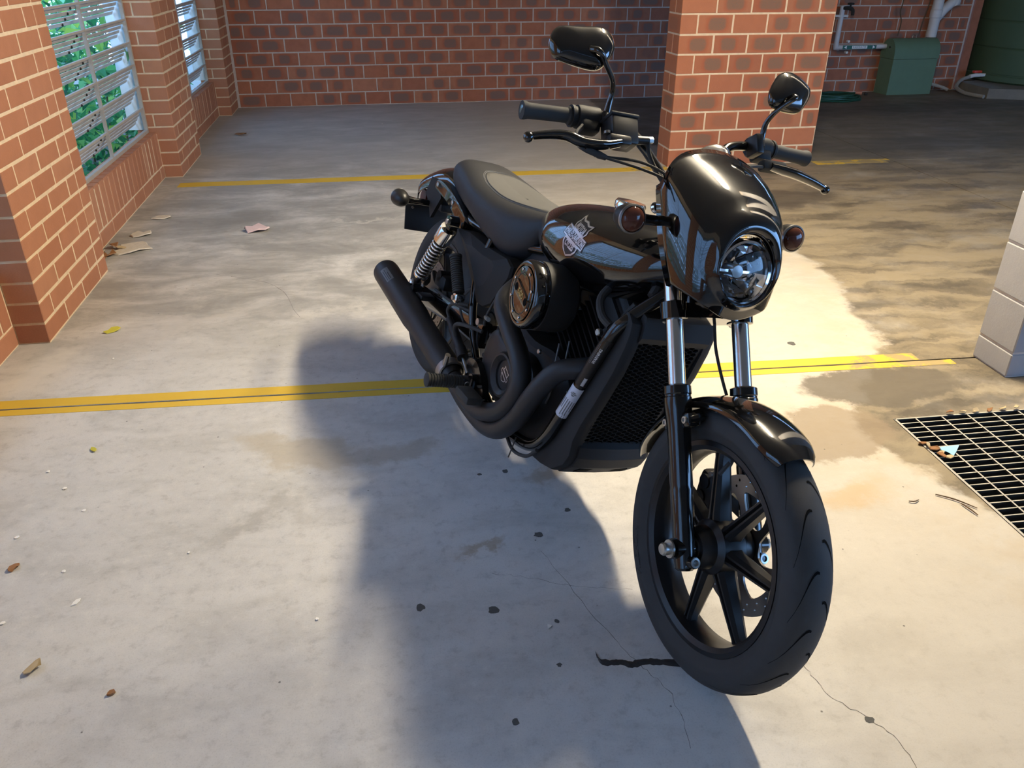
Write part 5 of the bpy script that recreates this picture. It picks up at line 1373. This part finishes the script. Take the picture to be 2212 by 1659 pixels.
# ---------------------------------------------------------------- engine
g = G()
rings = []
for y, k in ((-0.125, 0.86), (-0.115, 0.96), (-0.09, 1.0), (0.09, 1.0), (0.115, 0.96), (0.13, 0.86)):
    poly = smooth_poly([(0.57, 0.34), (0.58, 0.43), (0.66, 0.475), (0.80, 0.46), (0.93, 0.47), (1.02, 0.42), (1.03, 0.31), (0.97, 0.215), (0.82, 0.185), (0.66, 0.21), (0.59, 0.27)], 4)
    rings.append([(0.80 + (x - 0.80) * k, y, 0.33 + (z - 0.33) * k) for x, z in poly])
g.loft(rings); crank = part(g, 'crankcase', 'engine_black', bike, 30)
cov = smooth_poly([(0.600, 0.325), (0.612, 0.395), (0.655, 0.432), (0.705, 0.425), (0.765, 0.418), (0.850, 0.425), (0.905, 0.385), (0.905, 0.315), (0.860, 0.262), (0.770, 0.240), (0.680, 0.245), (0.620, 0.275)], 4)
def scl(poly, k, c=(0.765, 0.338)): return [(c[0] + (x - c[0]) * k, c[1] + (z - c[1]) * k) for x, z in poly]
rings = [[(x, y, z) for x, z in scl(cov, k)] for y, k in ((-0.11, 1.0), (-0.140, 1.0), (-0.152, 0.96), (-0.160, 0.86), (-0.163, 0.75), (-0.164, 0.3))]
cover = part(G().loft(rings), 'clutch_cover', 'satin_black', bike, 30)
CC = (0.794, 0.346)
part(G().lathe([(0.064, -0.155), (0.064, -0.182), (0.060, -0.190), (0.054, -0.191), (0.042, -0.181), (0.040, -0.176), (0.001, -0.1755)], 'y', 48, (CC[0], 0, CC[1])), 'derby_cover', 'satin_black', cover, 25)
ca2, sa2 = math.cos(R(-28)), math.sin(R(-28))
shield(lambda u, v, l: Vector((CC[0] + 0.036 * (u * ca2 - v * sa2), -0.1762 - l, CC[1] + 0.036 * (u * sa2 + v * ca2))), cover, False, False, ('emblem_dark', 'emblem_silver'), 0.07, 0.0005)
for k in range(10):
    x, z = scl(cov, 0.97)[int(k * len(cov) / 10)]
    part(hexbolt(G(), (x, -0.146, z), (0, -1, 0), 0.006, 0.007), 'cover_bolt', 'steel' if k in (2, 6) else 'engine_black', cover)
for x, y, z in ((0.872, -0.135, 0.452), (0.517, -0.150, 0.300), (0.556, -0.152, 0.287), (1.005, -0.11, 0.40), (0.99, -0.11, 0.33)):
    part(hexbolt(G(), (x, y, z), (0, -1, 0), 0.007, 0.008), 'engine_bolt', 'zinc', crank)
def cylinder(base, top, name, nf=9):
    A, B = Vector(base), Vector(top); d = (B - A).normalized(); L_ = (B - A).length
    M_ = Matrix.Translation(A) @ Matrix(((d.z, 0, d.x, 0), (0, 1, 0, 0), (-d.x, 0, d.z, 0), (0, 0, 0, 1)))    # z along the cylinder
    cy = part(G(M_).box((0, 0, L_ * 0.42), (0.125, 0.135, L_ * 0.84), 0.02), name, 'engine_black', bike, 30)
    for k in range(nf):
        z = 0.03 + (L_ * 0.60) * k / (nf - 1)
        part(G(M_).box((0, 0, z), (0.172, 0.176, 0.0045), 0.002, seg=1), 'cooling_fin', 'engine_black', cy, None)
    part(G(M_).box((0, 0, L_ * 0.80), (0.150, 0.150, 0.075), 0.018), 'cylinder_head', 'engine_black', cy)
    part(G(M_).box((0, 0, L_ * 0.80 + 0.055), (0.125, 0.14, 0.05), 0.022), 'rocker_cover', 'satin_black', cy)
    return M_, L_, cy
M1, L1, cy1 = cylinder((0.905, 0, 0.43), (1.055, 0, 0.655), 'front_cylinder')
M2, L2_, cy2 = cylinder((0.735, 0, 0.45), (0.655, 0, 0.655), 'rear_cylinder')
part(G(M1).box((0.060, -0.082, L1 * 0.80), (0.06, 0.03, 0.05), 0.01), 'head_cover', 'plastic_black', cy1)
part(G().tube([(1.03, -0.09, 0.70), (1.045, -0.125, 0.665), (1.08, -0.135, 0.635), (1.11, -0.125, 0.62)], 0.010, 10, 4), 'coolant_hose', 'rubber', cy1)
part(hexbolt(G(), (1.075, -0.118, 0.590), (0, -1, 0), 0.009, 0.012), 'head_bolt', 'zinc', cy1)
part(G().tube([(1.12, -0.08, 0.68), (1.10, -0.10, 0.62), (1.06, -0.10, 0.585)], 0.008, 8, 4), 'coolant_hose', 'rubber', cy1)
part(G().tube([(0.93, -0.125, 0.50), (0.955, -0.135, 0.43), (0.96, -0.13, 0.38), (0.95, -0.128, 0.34)], 0.0026, 6, 4), 'sensor_wire', 'grey_print', crank)
part(G().tube([(0.96, -0.118, 0.52), (0.985, -0.128, 0.46), (1.0, -0.125, 0.43)], 0.0022, 6, 4), 'sensor_wire', 'grey_print', crank)
part(G().box((0.79, 0.0, 0.64), (0.12, 0.12, 0.14), 0.03), 'throttle_body', 'engine_black', bike)
part(G().box((0.55, 0, 0.50), (0.22, 0.16, 0.18), 0.03), 'battery_tray', 'engine_black', bike)
part(G().box((0.85, 0.0, 0.64), (0.36, 0.09, 0.12), 0.03), 'wiring_cover', 'engine_black', bike)
part(G().box((0.62, 0.0, 0.610), (0.36, 0.15, 0.12), 0.03), 'airbox', 'engine_black', bike)
part(G().box((0.93, 0.0, 0.250), (0.18, 0.20, 0.12), 0.03), 'oil_pan', 'engine_black', bike)
# stator cover on the left
part(G().lathe([(0.10, 0.12), (0.10, 0.15), (0.085, 0.17), (0.02, 0.175)], 'y', 36, (0.80, 0, 0.33)), 'stator_cover', 'satin_black', bike)

# ---------------------------------------------------------------- air cleaner
AC = (0.872, 0.602)
AT = Matrix.Translation((AC[0], -0.215, AC[1])) @ Matrix.Rotation(R(-6), 4, 'Z') @ Matrix.Translation((-AC[0], 0.215, -AC[1]))     # the drum is toed out towards the rear
ac = part(G(AT).lathe([(0.060, -0.10), (0.080, -0.115), (0.086, -0.14), (0.087, -0.195), (0.082, -0.198)], 'y', 56, (AC[0], 0, AC[1])), 'air_cleaner', 'plastic_black', bike, 30)
part(G(AT).lathe([(0.086, -0.198), (0.0875, -0.204), (0.0875, -0.222), (0.083, -0.232), (0.078, -0.2345), (0.0735, -0.2335), (0.0725, -0.229), (0.0695, -0.229), (0.0685, -0.2345), (0.060, -0.236), (0.045, -0.2365), (0.001, -0.237)], 'y', 64, (AC[0], 0, AC[1])), 'air_cleaner_cover', 'gloss_black', ac, 40)
part(G(AT).lathe([(0.050, -0.2366), (0.0515, -0.2385), (0.053, -0.2366)], 'y', 48, (AC[0], 0, AC[1]), caps=False), 'cover_ring', 'gloss_black', ac)
for k in range(8):
    a = R(22 + 45 * k)
    part(G(AT).lathe([(0.0042, -0.2362), (0.0042, -0.2385), (0.0025, -0.239)], 'y', 10, (AC[0] + 0.0605 * math.cos(a), 0, AC[1] + 0.0605 * math.sin(a))), 'cover_screw', 'chrome', ac)
cb_, sb_ = math.cos(R(-14)), math.sin(R(-14))
def acm(u, v, y): return (AC[0] + u * cb_ - v * sb_, y, AC[1] + 0.003 + u * sb_ + v * cb_)
g = G(AT); poly = smooth_poly([(-0.040, 0.013), (-0.03, 0.017), (0.052, 0.010), (0.060, 0.004), (0.060, -0.012), (0.050, -0.016), (-0.032, -0.016), (-0.040, -0.010)], 3)
g.loft([[acm(u, v, -0.2360) for u, v in poly], [acm(u * 0.97, v * 0.93, -0.2405) for u, v in poly], [acm(u * 0.9, v * 0.8, -0.241) for u, v in poly]]); part(g, 'badge_bar', 'gloss_black', ac, 30)
for u in (-0.027, 0.046): part(G(AT).lathe([(0.010, -0.2412), (0.010, -0.2416)], 'y', 20, acm(u, 0, 0)), 'badge_recess', 'groove', ac)
decal(ac, '500', 0.024, lambda a, b, c: AT @ Vector(acm(0.008 + a, b, -0.2418)), 'gold_print', 'displacement_lettering', 0, 1.05, 0.0006)

# ---------------------------------------------------------------- exhaust
rp_ = [(0.665, -0.090, 0.590), (0.690, -0.150, 0.565), (0.725, -0.196, 0.528), (0.806, -0.203, 0.483), (0.882, -0.205, 0.446), (0.924, -0.205, 0.400), (0.920, -0.205, 0.342), (0.866, -0.205, 0.274), (0.765, -0.203, 0.222), (0.660, -0.200, 0.210), (0.560, -0.200, 0.226)]
part(G().tube(rp_, 0.0265, 24, 6), 'exhaust_pipe', 'pipe_black', bike)
fp_ = [(1.090, -0.060, 0.530), (1.085, -0.095, 0.505), (1.055, -0.138, 0.486), (1.024, -0.168, 0.462), (1.000, -0.186, 0.416), (0.974, -0.194, 0.358), (0.936, -0.193, 0.288), (0.862, -0.188, 0.216), (0.760, -0.180, 0.178), (0.640, -0.185, 0.185), (0.560, -0.198, 0.215)]
part(G().tube(fp_, 0.0265, 24, 6), 'exhaust_pipe', 'pipe_black', bike)
mA, mB = Vector((0.535, -0.202, 0.230)), Vector((-0.170, -0.202, 0.318)); md = (mB - mA).normalized(); ML = (mB - mA).length
MM = Matrix.Translation(mA) @ md.to_track_quat('Z', 'Y').to_matrix().to_4x4()
mu = part(G(MM).lathe([(0.024, -0.02), (0.036, 0.0), (0.0415, 0.03), (0.0425, 0.30), (0.0440, 0.315), (0.0475, 0.36), (0.0478, ML - 0.012), (0.0465, ML), (0.041, ML + 0.001), (0.038, ML - 0.03), (0.001, ML - 0.032)], 'z', 48), 'muffler', 'pipe_black', bike, 40)
part(G(MM).lathe([(0.0375, -0.004), (0.0422, -0.002), (0.0434, 0.022), (0.0430, 0.025), (0.0420, 0.024)], 'z', 40, caps=False), 'muffler_clamp', 'steel', mu, 30, 'bare steel clamp')
part(G().tube([(0.545, -0.235, 0.262), (0.560, -0.240, 0.300)], 0.008, 10), 'clamp_bolt', 'steel', mu)
# small printed plate on the muffler
inv = MM.inverted(); outd = (inv.to_3x3() @ Vector((0.12, -0.72, 0.69))).normalized(); outd.z = 0; outd.normalize(); tang = Vector((0, 0, 1)).cross(outd)
def mufmap(u, v, l): 
    th_ = v / 0.0478; return MM @ ((outd * math.cos(th_) + tang * math.sin(th_)) * (0.0478 + l) + Vector((0, 0, ML - 0.10 + u)))
g = G(); g.loft([[mufmap(u, v, 0.0004) for v in (-0.014, -0.007, 0, 0.007, 0.014)] for u in (-0.045, 0.045)], False, False); part(g, 'muffler_label', 'grey_print', mu, None)
for i, (u0, u1) in enumerate(((-0.04, 0.03), (-0.04, 0.035), (-0.04, 0.01))):
    g = G(); g.loft([[mufmap(u, -0.008 + i * 0.0065 + v, 0.0007) for v in (-0.0014, 0.0014)] for u in (u0, u1)], False, False); part(g, 'label_text_line', 'satin_black', mu, None)
part(G().box((0.12, -0.155, 0.330), (0.05, 0.05, 0.018), 0.004).tube([(0.06, -0.15, 0.335), (0.06, -0.185, 0.338)], 0.012, 10), 'muffler_hanger', 'satin_black', bike)

# ---------------------------------------------------------------- radiator and shroud
gA, gB = Vector((1.098, 0, 0.300)), Vector((1.186, 0, 0.622)); gd = (gB - gA).normalized(); GL = (gB - gA).length; gn = Vector((gd.z, 0, -gd.x))
hw_, GH = 0.098, GL
hexes = []
cw, chh = 0.0185, 0.0118          # flat-topped cells, columns offset by half a cell
i = 0; u = -hw_ + 0.011
while u < hw_ - 0.009:
    v = 0.010 + (chh / 2 if i % 2 else 0)
    while v < GH - 0.009:
        hexes.append([(u + 0.0091 * math.cos(R(60 * q)), v + 0.00545 / 0.866 * math.sin(R(60 * q))) for q in range(6)])
        v += chh
    u += cw * 0.75; i += 1
v2, f2 = plate_geo([(-hw_, 0), (hw_, 0), (hw_, GH), (-hw_, GH)], hexes, 0.002)
g = G(); g.add([gA + Vector((0, p.x, 0)) + gd * p.y + gn * (p.z + 0.004) for p in v2], f2)
rad = part(G().loft([[gA + Vector((0, y, 0)) + gd * v - gn * d for y, v in ((-0.1, 0.0), (0.1, 0.0), (0.1, GH), (-0.1, GH))] for d in (0.012, 0.05)]), 'radiator', 'groove', bike, None)
part(g, 'honeycomb_grille', 'plastic_black', rad, None, 'black honeycomb grille')
front = [(1.170, 0.672), (1.190, 0.656), (1.194, 0.630), (1.191, 0.595), (1.178, 0.530), (1.146, 0.432), (1.120, 0.362), (1.108, 0.312), (1.112, 0.272), (1.098, 0.240), (1.056, 0.203)]
rear = [(0.990, 0.192), (0.936, 0.187), (0.985, 0.245), (1.025, 0.350), (1.062, 0.450), (1.105, 0.550), (1.140, 0.635)]
sp = front + rear
for s in (-1, 1):
    c_ = (sum(p[0] for p in sp) / len(sp), sum(p[1] for p in sp) / len(sp))
    rings = []
    for y, k in ((0.096, 1.0), (0.106, 1.0), (0.117, 0.985), (0.124, 0.95), (0.126, 0.90)):
        rings.append([(c_[0] + (x - c_[0]) * (0.35 + 0.65 * k) if False else x - (1 - k) * (0.14 if i < len(front) else -0.10), s * y, z) for i, (x, z) in enumerate(sp)])
    part(G().loft(rings), 'radiator_shroud', 'plastic_black', rad, 30)
g = G().loft([[gA + Vector((0, y, 0)) + gd * (GH + v) + gn * d for v, d in ((-0.006, 0.010), (0.010, 0.014), (0.055, -0.004), (0.055, -0.05), (-0.006, -0.05))] for y in (-0.100, -0.09, 0.09, 0.100)])
part(g, 'upper_rail', 'plastic_black', rad)
bs = [(1.098, 0.312), (1.113, 0.300), (1.118, 0.272), (1.104, 0.240), (1.060, 0.202), (0.99, 0.190), (0.99, 0.215), (1.05, 0.235), (1.085, 0.30)]
rings = []
for y, k in ((-0.104, 0.0), (-0.085, 0.003), (-0.05, 0.006), (0, 0.008), (0.05, 0.006), (0.085, 0.003), (0.104, 0.0)): rings.append([(x + (k if j < 5 else 0), y, z) for j, (x, z) in enumerate(bs)])
scoop = part(G().loft(rings), 'lower_scoop', 'plastic_black', rad, 25)
dirv = Vector((1.060 - 1.104, 0, 0.202 - 0.240)).normalized()
for y in (-0.055, 0.055):
    c_ = Vector((1.088, y, 0.221)); nn = Vector((0.038, 0, -0.044)).normalized()
    M_ = Matrix(((dirv.x, 0, nn.x, c_.x), (0, 1, 0, c_.y), (dirv.z, 0, nn.z, c_.z), (0, 0, 0, 1)))
    part(G(M_).box((0.0, 0, -0.0022), (0.034, 0.040, 0.006), 0.001), 'scoop_slot', 'groove', scoop, None)
part(G().tube([(1.10, 0.09, 0.60), (1.05, 0.12, 0.55), (0.98, 0.12, 0.48)], 0.016, 12, 4), 'radiator_hose', 'rubber', bike)

# ---------------------------------------------------------------- frame
for s in (-1, 1):
    A, B = Vector((1.140, s * 0.137, 0.605)), Vector((1.035, s * 0.137, 0.335))
    path = [(1.205, s * 0.020, 0.790), (1.190, s * 0.045, 0.745), (1.165, s * 0.095, 0.680), (1.150, s * 0.128, 0.635), tuple(A)] + [tuple(A.lerp(B, t)) for t in (0.25, 0.5, 0.75)] + [tuple(B), (1.008, s * 0.136, 0.275), (0.960, s * 0.132, 0.222), (0.880, s * 0.125, 0.190), (0.76, s * 0.12, 0.175), (0.62, s * 0.12, 0.20), (0.53, s * 0.12, 0.28)]
    dt = part(G().tube(path, 0.0165, 18, 4), 'frame_down_tube', 'frame_black', bike)
    part(G().tube([(1.205, 0.0, 0.800), (1.0, s * 0.03, 0.760), (0.75, s * 0.06, 0.69), (0.50, s * 0.09, 0.640), (0.25, s * 0.105, 0.630), (0.05, s * 0.10, 0.660)], 0.014, 12, 4), 'frame_rail', 'frame_black', bike)
    part(G().tube([(0.44, s * 0.125, 0.63), (0.42, s * 0.135, 0.52), (0.445, s * 0.135, 0.40), (0.50, s * 0.125, 0.30), (0.54, s * 0.12, 0.25)], 0.0125, 12, 4), 'frame_upright', 'frame_black', bike)
    if s < 0:
        ax_ = (B - A).normalized(); o_ = Vector((0.55, -1, 0)); o_ = (o_ - ax_ * o_.dot(ax_)).normalized(); t_ = ax_.cross(o_); LT = (B - A).length
        def tubemap(u, v, l):     # u along the tube from the top end, v around it
            th_ = v / 0.0165; return A + ax_ * u + (o_ * math.cos(th_) + t_ * math.sin(th_)) * (0.0165 + l)
        def sticker(name, mat, u0, u1, v0, v1, l):
            g = G(); N_ = 8; g.loft([[tubemap(u, v0 + (v1 - v0) * j / N_, l) for j in range(N_ + 1)] for u in (u0, u1)], False, False); return part(g, name, mat, dt, 60)
        sticker('warning_sticker', 'sticker_black', 0.005, 0.155, -0.024, 0.024, 0.0004)
        sticker('compliance_label', 'sticker_white', 0.163, 0.265, -0.024, 0.024, 0.0004)
        sgn = 1 if (t_.x > 0) else -1      # text reads up the tube: letters' up side is the rear of the tube
        def tt(text, size, u, v, mat, sx=0.8, name='label_lettering'):
            vs, fs = text_geo(text, size, 0, 1.0, size * 0.03)
            g = G(); g.add([tubemap(u - p.x * sx, v - sgn * p.y, 0.0008) for p in vs], fs); part(g, name, mat, dt, None)
        tt('WARNING', 0.0095, 0.055, sgn * 0.004, 'white_print', 1.0)
        def tline(u0, u1, v, w, mat):
            g = G(); g.loft([[tubemap(u, v + q, 0.0008) for q in (-w / 2, w / 2)] for u in (u0, u1)], False, False); part(g, 'label_text_line', mat, dt, None)
        rr_ = random.Random(4)
        for i in range(3): tline(0.02 + rr_.uniform(0, .01), 0.085 - rr_.uniform(0, .02), sgn * (-0.004 - i * 0.0035), 0.0011, 'grey_print')
        sticker('barcode_ground', 'white_print', 0.125, 0.150, sgn * 0.006, sgn * 0.014, 0.0007)
        for i in range(9): tline(0.1275 + i * 0.0023, 0.1275 + i * 0.0023 + 0.0011, sgn * 0.010, 0.0062, 'sticker_black')
        shield(lambda u, v, l: tubemap(0.183 - 0.0125 * v, sgn * (0.004 + 0.0125 * u), 0.0006 + l * 0.2), dt, False, True, ('grey_print', 'sticker_white'), 0.06, 0.0008)
        for i in range(7): tline(0.203 + rr_.uniform(0, .004), 0.260 - rr_.uniform(0, .025), -0.018 + i * 0.006, 0.0022, 'grey_print')
part(G().tube([(0.98, -0.11, 0.205), (1.03, 0.0, 0.215), (0.98, 0.11, 0.205)], 0.012, 10, 4), 'frame_cross_tube', 'frame_black', bike)
# wires and zip tie by the lower frame
part(G().tube([(0.83, -0.15, 0.195), (0.90, -0.155, 0.175), (0.97, -0.155, 0.195), (1.01, -0.155, 0.235)], 0.005, 8, 4), 'wire_loom', 'rubber', bike)
part(G().tube([(0.905, -0.158, 0.215), (0.900, -0.160, 0.165), (0.897, -0.160, 0.150)], 0.0022, 6), 'zip_tie', 'rubber', bike)
part(G(FK).tube([(-0.02, 0.035, 0.52), (-0.03, 0.040, 0.462), (-0.03, 0.042, 0.416), (-0.02, 0.052, 0.335), (-0.02, 0.075, 0.27)], 0.0035, 8, 5), 'speed_sensor_wire', 'rubber', bike)

# ---------------------------------------------------------------- side cover
scp = [(0.205, 0.598), (0.300, 0.612), (0.440, 0.606), (0.575, 0.612), (0.612, 0.598), (0.610, 0.565), (0.545, 0.462), (0.500, 0.436), (0.455, 0.432), (0.400, 0.470), (0.300, 0.545)]
for s in (-1, 1):
    c_ = (0.47, 0.560)
    rings = [[(c_[0] + (x - c_[0]) * k, s * y, c_[1] + (z - c_[1]) * k) for x, z in scp] for y, k in ((0.095, 1.0), (0.128, 1.0), (0.136, 0.97), (0.156, 0.52), (0.157, 0.05))]
    part(G().loft(rings), 'side_cover', 'plastic_black', bike, 12)

# ---------------------------------------------------------------- foot controls
def ribbed_peg(A, B, r, name, nr=12):
    A, B = Vector(A), Vector(B); d = (B - A).normalized(); L_ = (B - A).length
    M_ = Matrix.Translation(A) @ d.to_track_quat('Z', 'Y').to_matrix().to_4x4()
    prof = [(r * 0.7, 0)]
    for k in range(nr):
        z = L_ * 0.92 * k / nr; q = L_ * 0.92 / nr
        prof += [(r, z + q * 0.1), (r, z + q * 0.6), (r * 0.86, z + q * 0.68), (r * 0.86, z + q * 0.98)]
    prof += [(r * 1.08, L_ * 0.93), (r * 1.08, L_ * 0.985), (r * 0.9, L_)]
    return part(G(M_).lathe(prof, 'z', 22), name, 'grip_rubber', bike, 35)
for s in (-1, 1):
    pg = ribbed_peg((0.628, s * 0.212, 0.246), (0.624, s * 0.322, 0.246), 0.0195, 'rider_footpeg')
    part(G().box((0.63, s * 0.20, 0.248), (0.034, 0.030, 0.030), 0.005), 'peg_clevis', 'satin_black', pg)
    part(G().tube([(0.652, s * 0.205, 0.250), (0.656, s * 0.205, 0.250)], 0.0085, 12), 'clevis_pin', 'zinc', pg)
    pp = ribbed_peg((0.432, s * 0.190, 0.452), (0.352, s * 0.190, 0.545), 0.0185, 'passenger_footpeg', 16)
    part(G().box((0.440, s * 0.190, 0.438), (0.030, 0.032, 0.030), 0.005), 'peg_clevis', 'chrome', pp, 30, 'bright clevis of the folded passenger peg')
    part(G().tube([(0.440, s * 0.206, 0.438), (0.440, s * 0.212, 0.438)], 0.0075, 12), 'clevis_pin', 'zinc', pp)
    part(G().prism(smooth_poly([(0.585, 0.30), (0.60, 0.235), (0.66, 0.215), (0.72, 0.235), (0.70, 0.275), (0.64, 0.315)], 3), 'y', s * 0.165, s * 0.185), 'peg_plate', 'frame_black', bike)
bpd = part(G().tube([(0.665, -0.195, 0.272), (0.700, -0.215, 0.262), (0.730, -0.232, 0.256), (0.755, -0.245, 0.255)], 0.0085, 10, 4), 'brake_pedal', 'frame_black', bike)
part(G().box((0.762, -0.250, 0.266), (0.085, 0.050, 0.024), 0.007), 'pedal_pad', 'grip_rubber', bpd)
part(G().tube([(0.665, -0.18, 0.272), (0.665, -0.205, 0.272)], 0.016, 16), 'pedal_pivot', 'frame_black', bpd)
# rear brake master cylinder, rod, reservoir hose
rm = part(G().tube([(0.385, -0.178, 0.352), (0.420, -0.178, 0.338), (0.425, -0.178, 0.336), (0.505, -0.180, 0.305), (0.510, -0.180, 0.303), (0.545, -0.182, 0.288)], [0.011, 0.0115, 0.015, 0.015, 0.018, 0.018], 14), 'rear_brake_cylinder', 'engine_black', bike)
part(G().tube([(0.545, -0.182, 0.288), (0.600, -0.184, 0.262)], 0.005, 8), 'push_rod', 'steel', rm)
part(G().tube([(0.395, -0.18, 0.352), (0.375, -0.185, 0.375), (0.405, -0.19, 0.405), (0.455, -0.185, 0.425), (0.475, -0.17, 0.43)], 0.0052, 8, 5), 'brake_hose', 'rubber', rm)
part(G().tube([(0.475, -0.182, 0.318), (0.470, -0.195, 0.350), (0.495, -0.200, 0.375), (0.560, -0.190, 0.392), (0.600, -0.17, 0.395)], 0.0062, 8, 5), 'reservoir_hose', 'rubber', rm)
part(G().tube([(0.12, -0.125, 0.36), (0.25, -0.135, 0.372), (0.36, -0.140, 0.385), (0.45, -0.135, 0.40)], 0.005, 8, 5), 'rear_brake_line', 'rubber', bike)
part(G().tube([(0.545, -0.150, 0.405), (0.545, -0.165, 0.405)], 0.0105, 14), 'frame_plug', 'zinc', bike)
part(G().tube([(0.60, -0.17, 0.44), (0.655, -0.19, 0.452)], 0.0065, 8), 'oxygen_sensor', 'zinc', bike)
part(G().tube([(0.585, -0.16, 0.41), (0.60, -0.17, 0.44), (0.62, -0.165, 0.50)], 0.004, 8, 3), 'sensor_lead', 'rubber', bike)
part(G().tube([(0.36, -0.11, 0.45), (0.33, -0.12, 0.42), (0.34, -0.125, 0.37), (0.40, -0.13, 0.345)], 0.0045, 8, 4), 'wiring', 'rubber', bike)
part(G().tube([(0.40, -0.12, 0.47), (0.37, -0.135, 0.43), (0.36, -0.14, 0.39), (0.43, -0.15, 0.36)], 0.0035, 8, 4), 'wiring', 'rubber', bike)
# side stand
ss = part(G().tube([(0.700, 0.110, 0.180), (0.715, 0.200, 0.130), (0.735, 0.305, 0.090)], [0.012, 0.011, 0.011], 12, 3), 'side_stand', 'frame_black', bike)
part(G().box((0.737, 0.312, 0.0865), (0.06, 0.035, 0.008), 0.002, Matrix.Translation((0.737, 0.312, 0.0865)) @ Matrix.Rotation(R(15.5), 4, 'X') @ Matrix.Translation((-0.737, -0.312, -0.0865))), 'stand_foot', 'frame_black', ss)

# ------------------------------------------------------------------ light paths: enough for a lit room
scene.cycles.max_bounces = 6
scene.cycles.diffuse_bounces = 3
scene.cycles.glossy_bounces = 3
scene.cycles.transmission_bounces = 5
scene.cycles.caustics_reflective = False
scene.cycles.caustics_refractive = False
scene.cycles.adaptive_threshold = 0.025
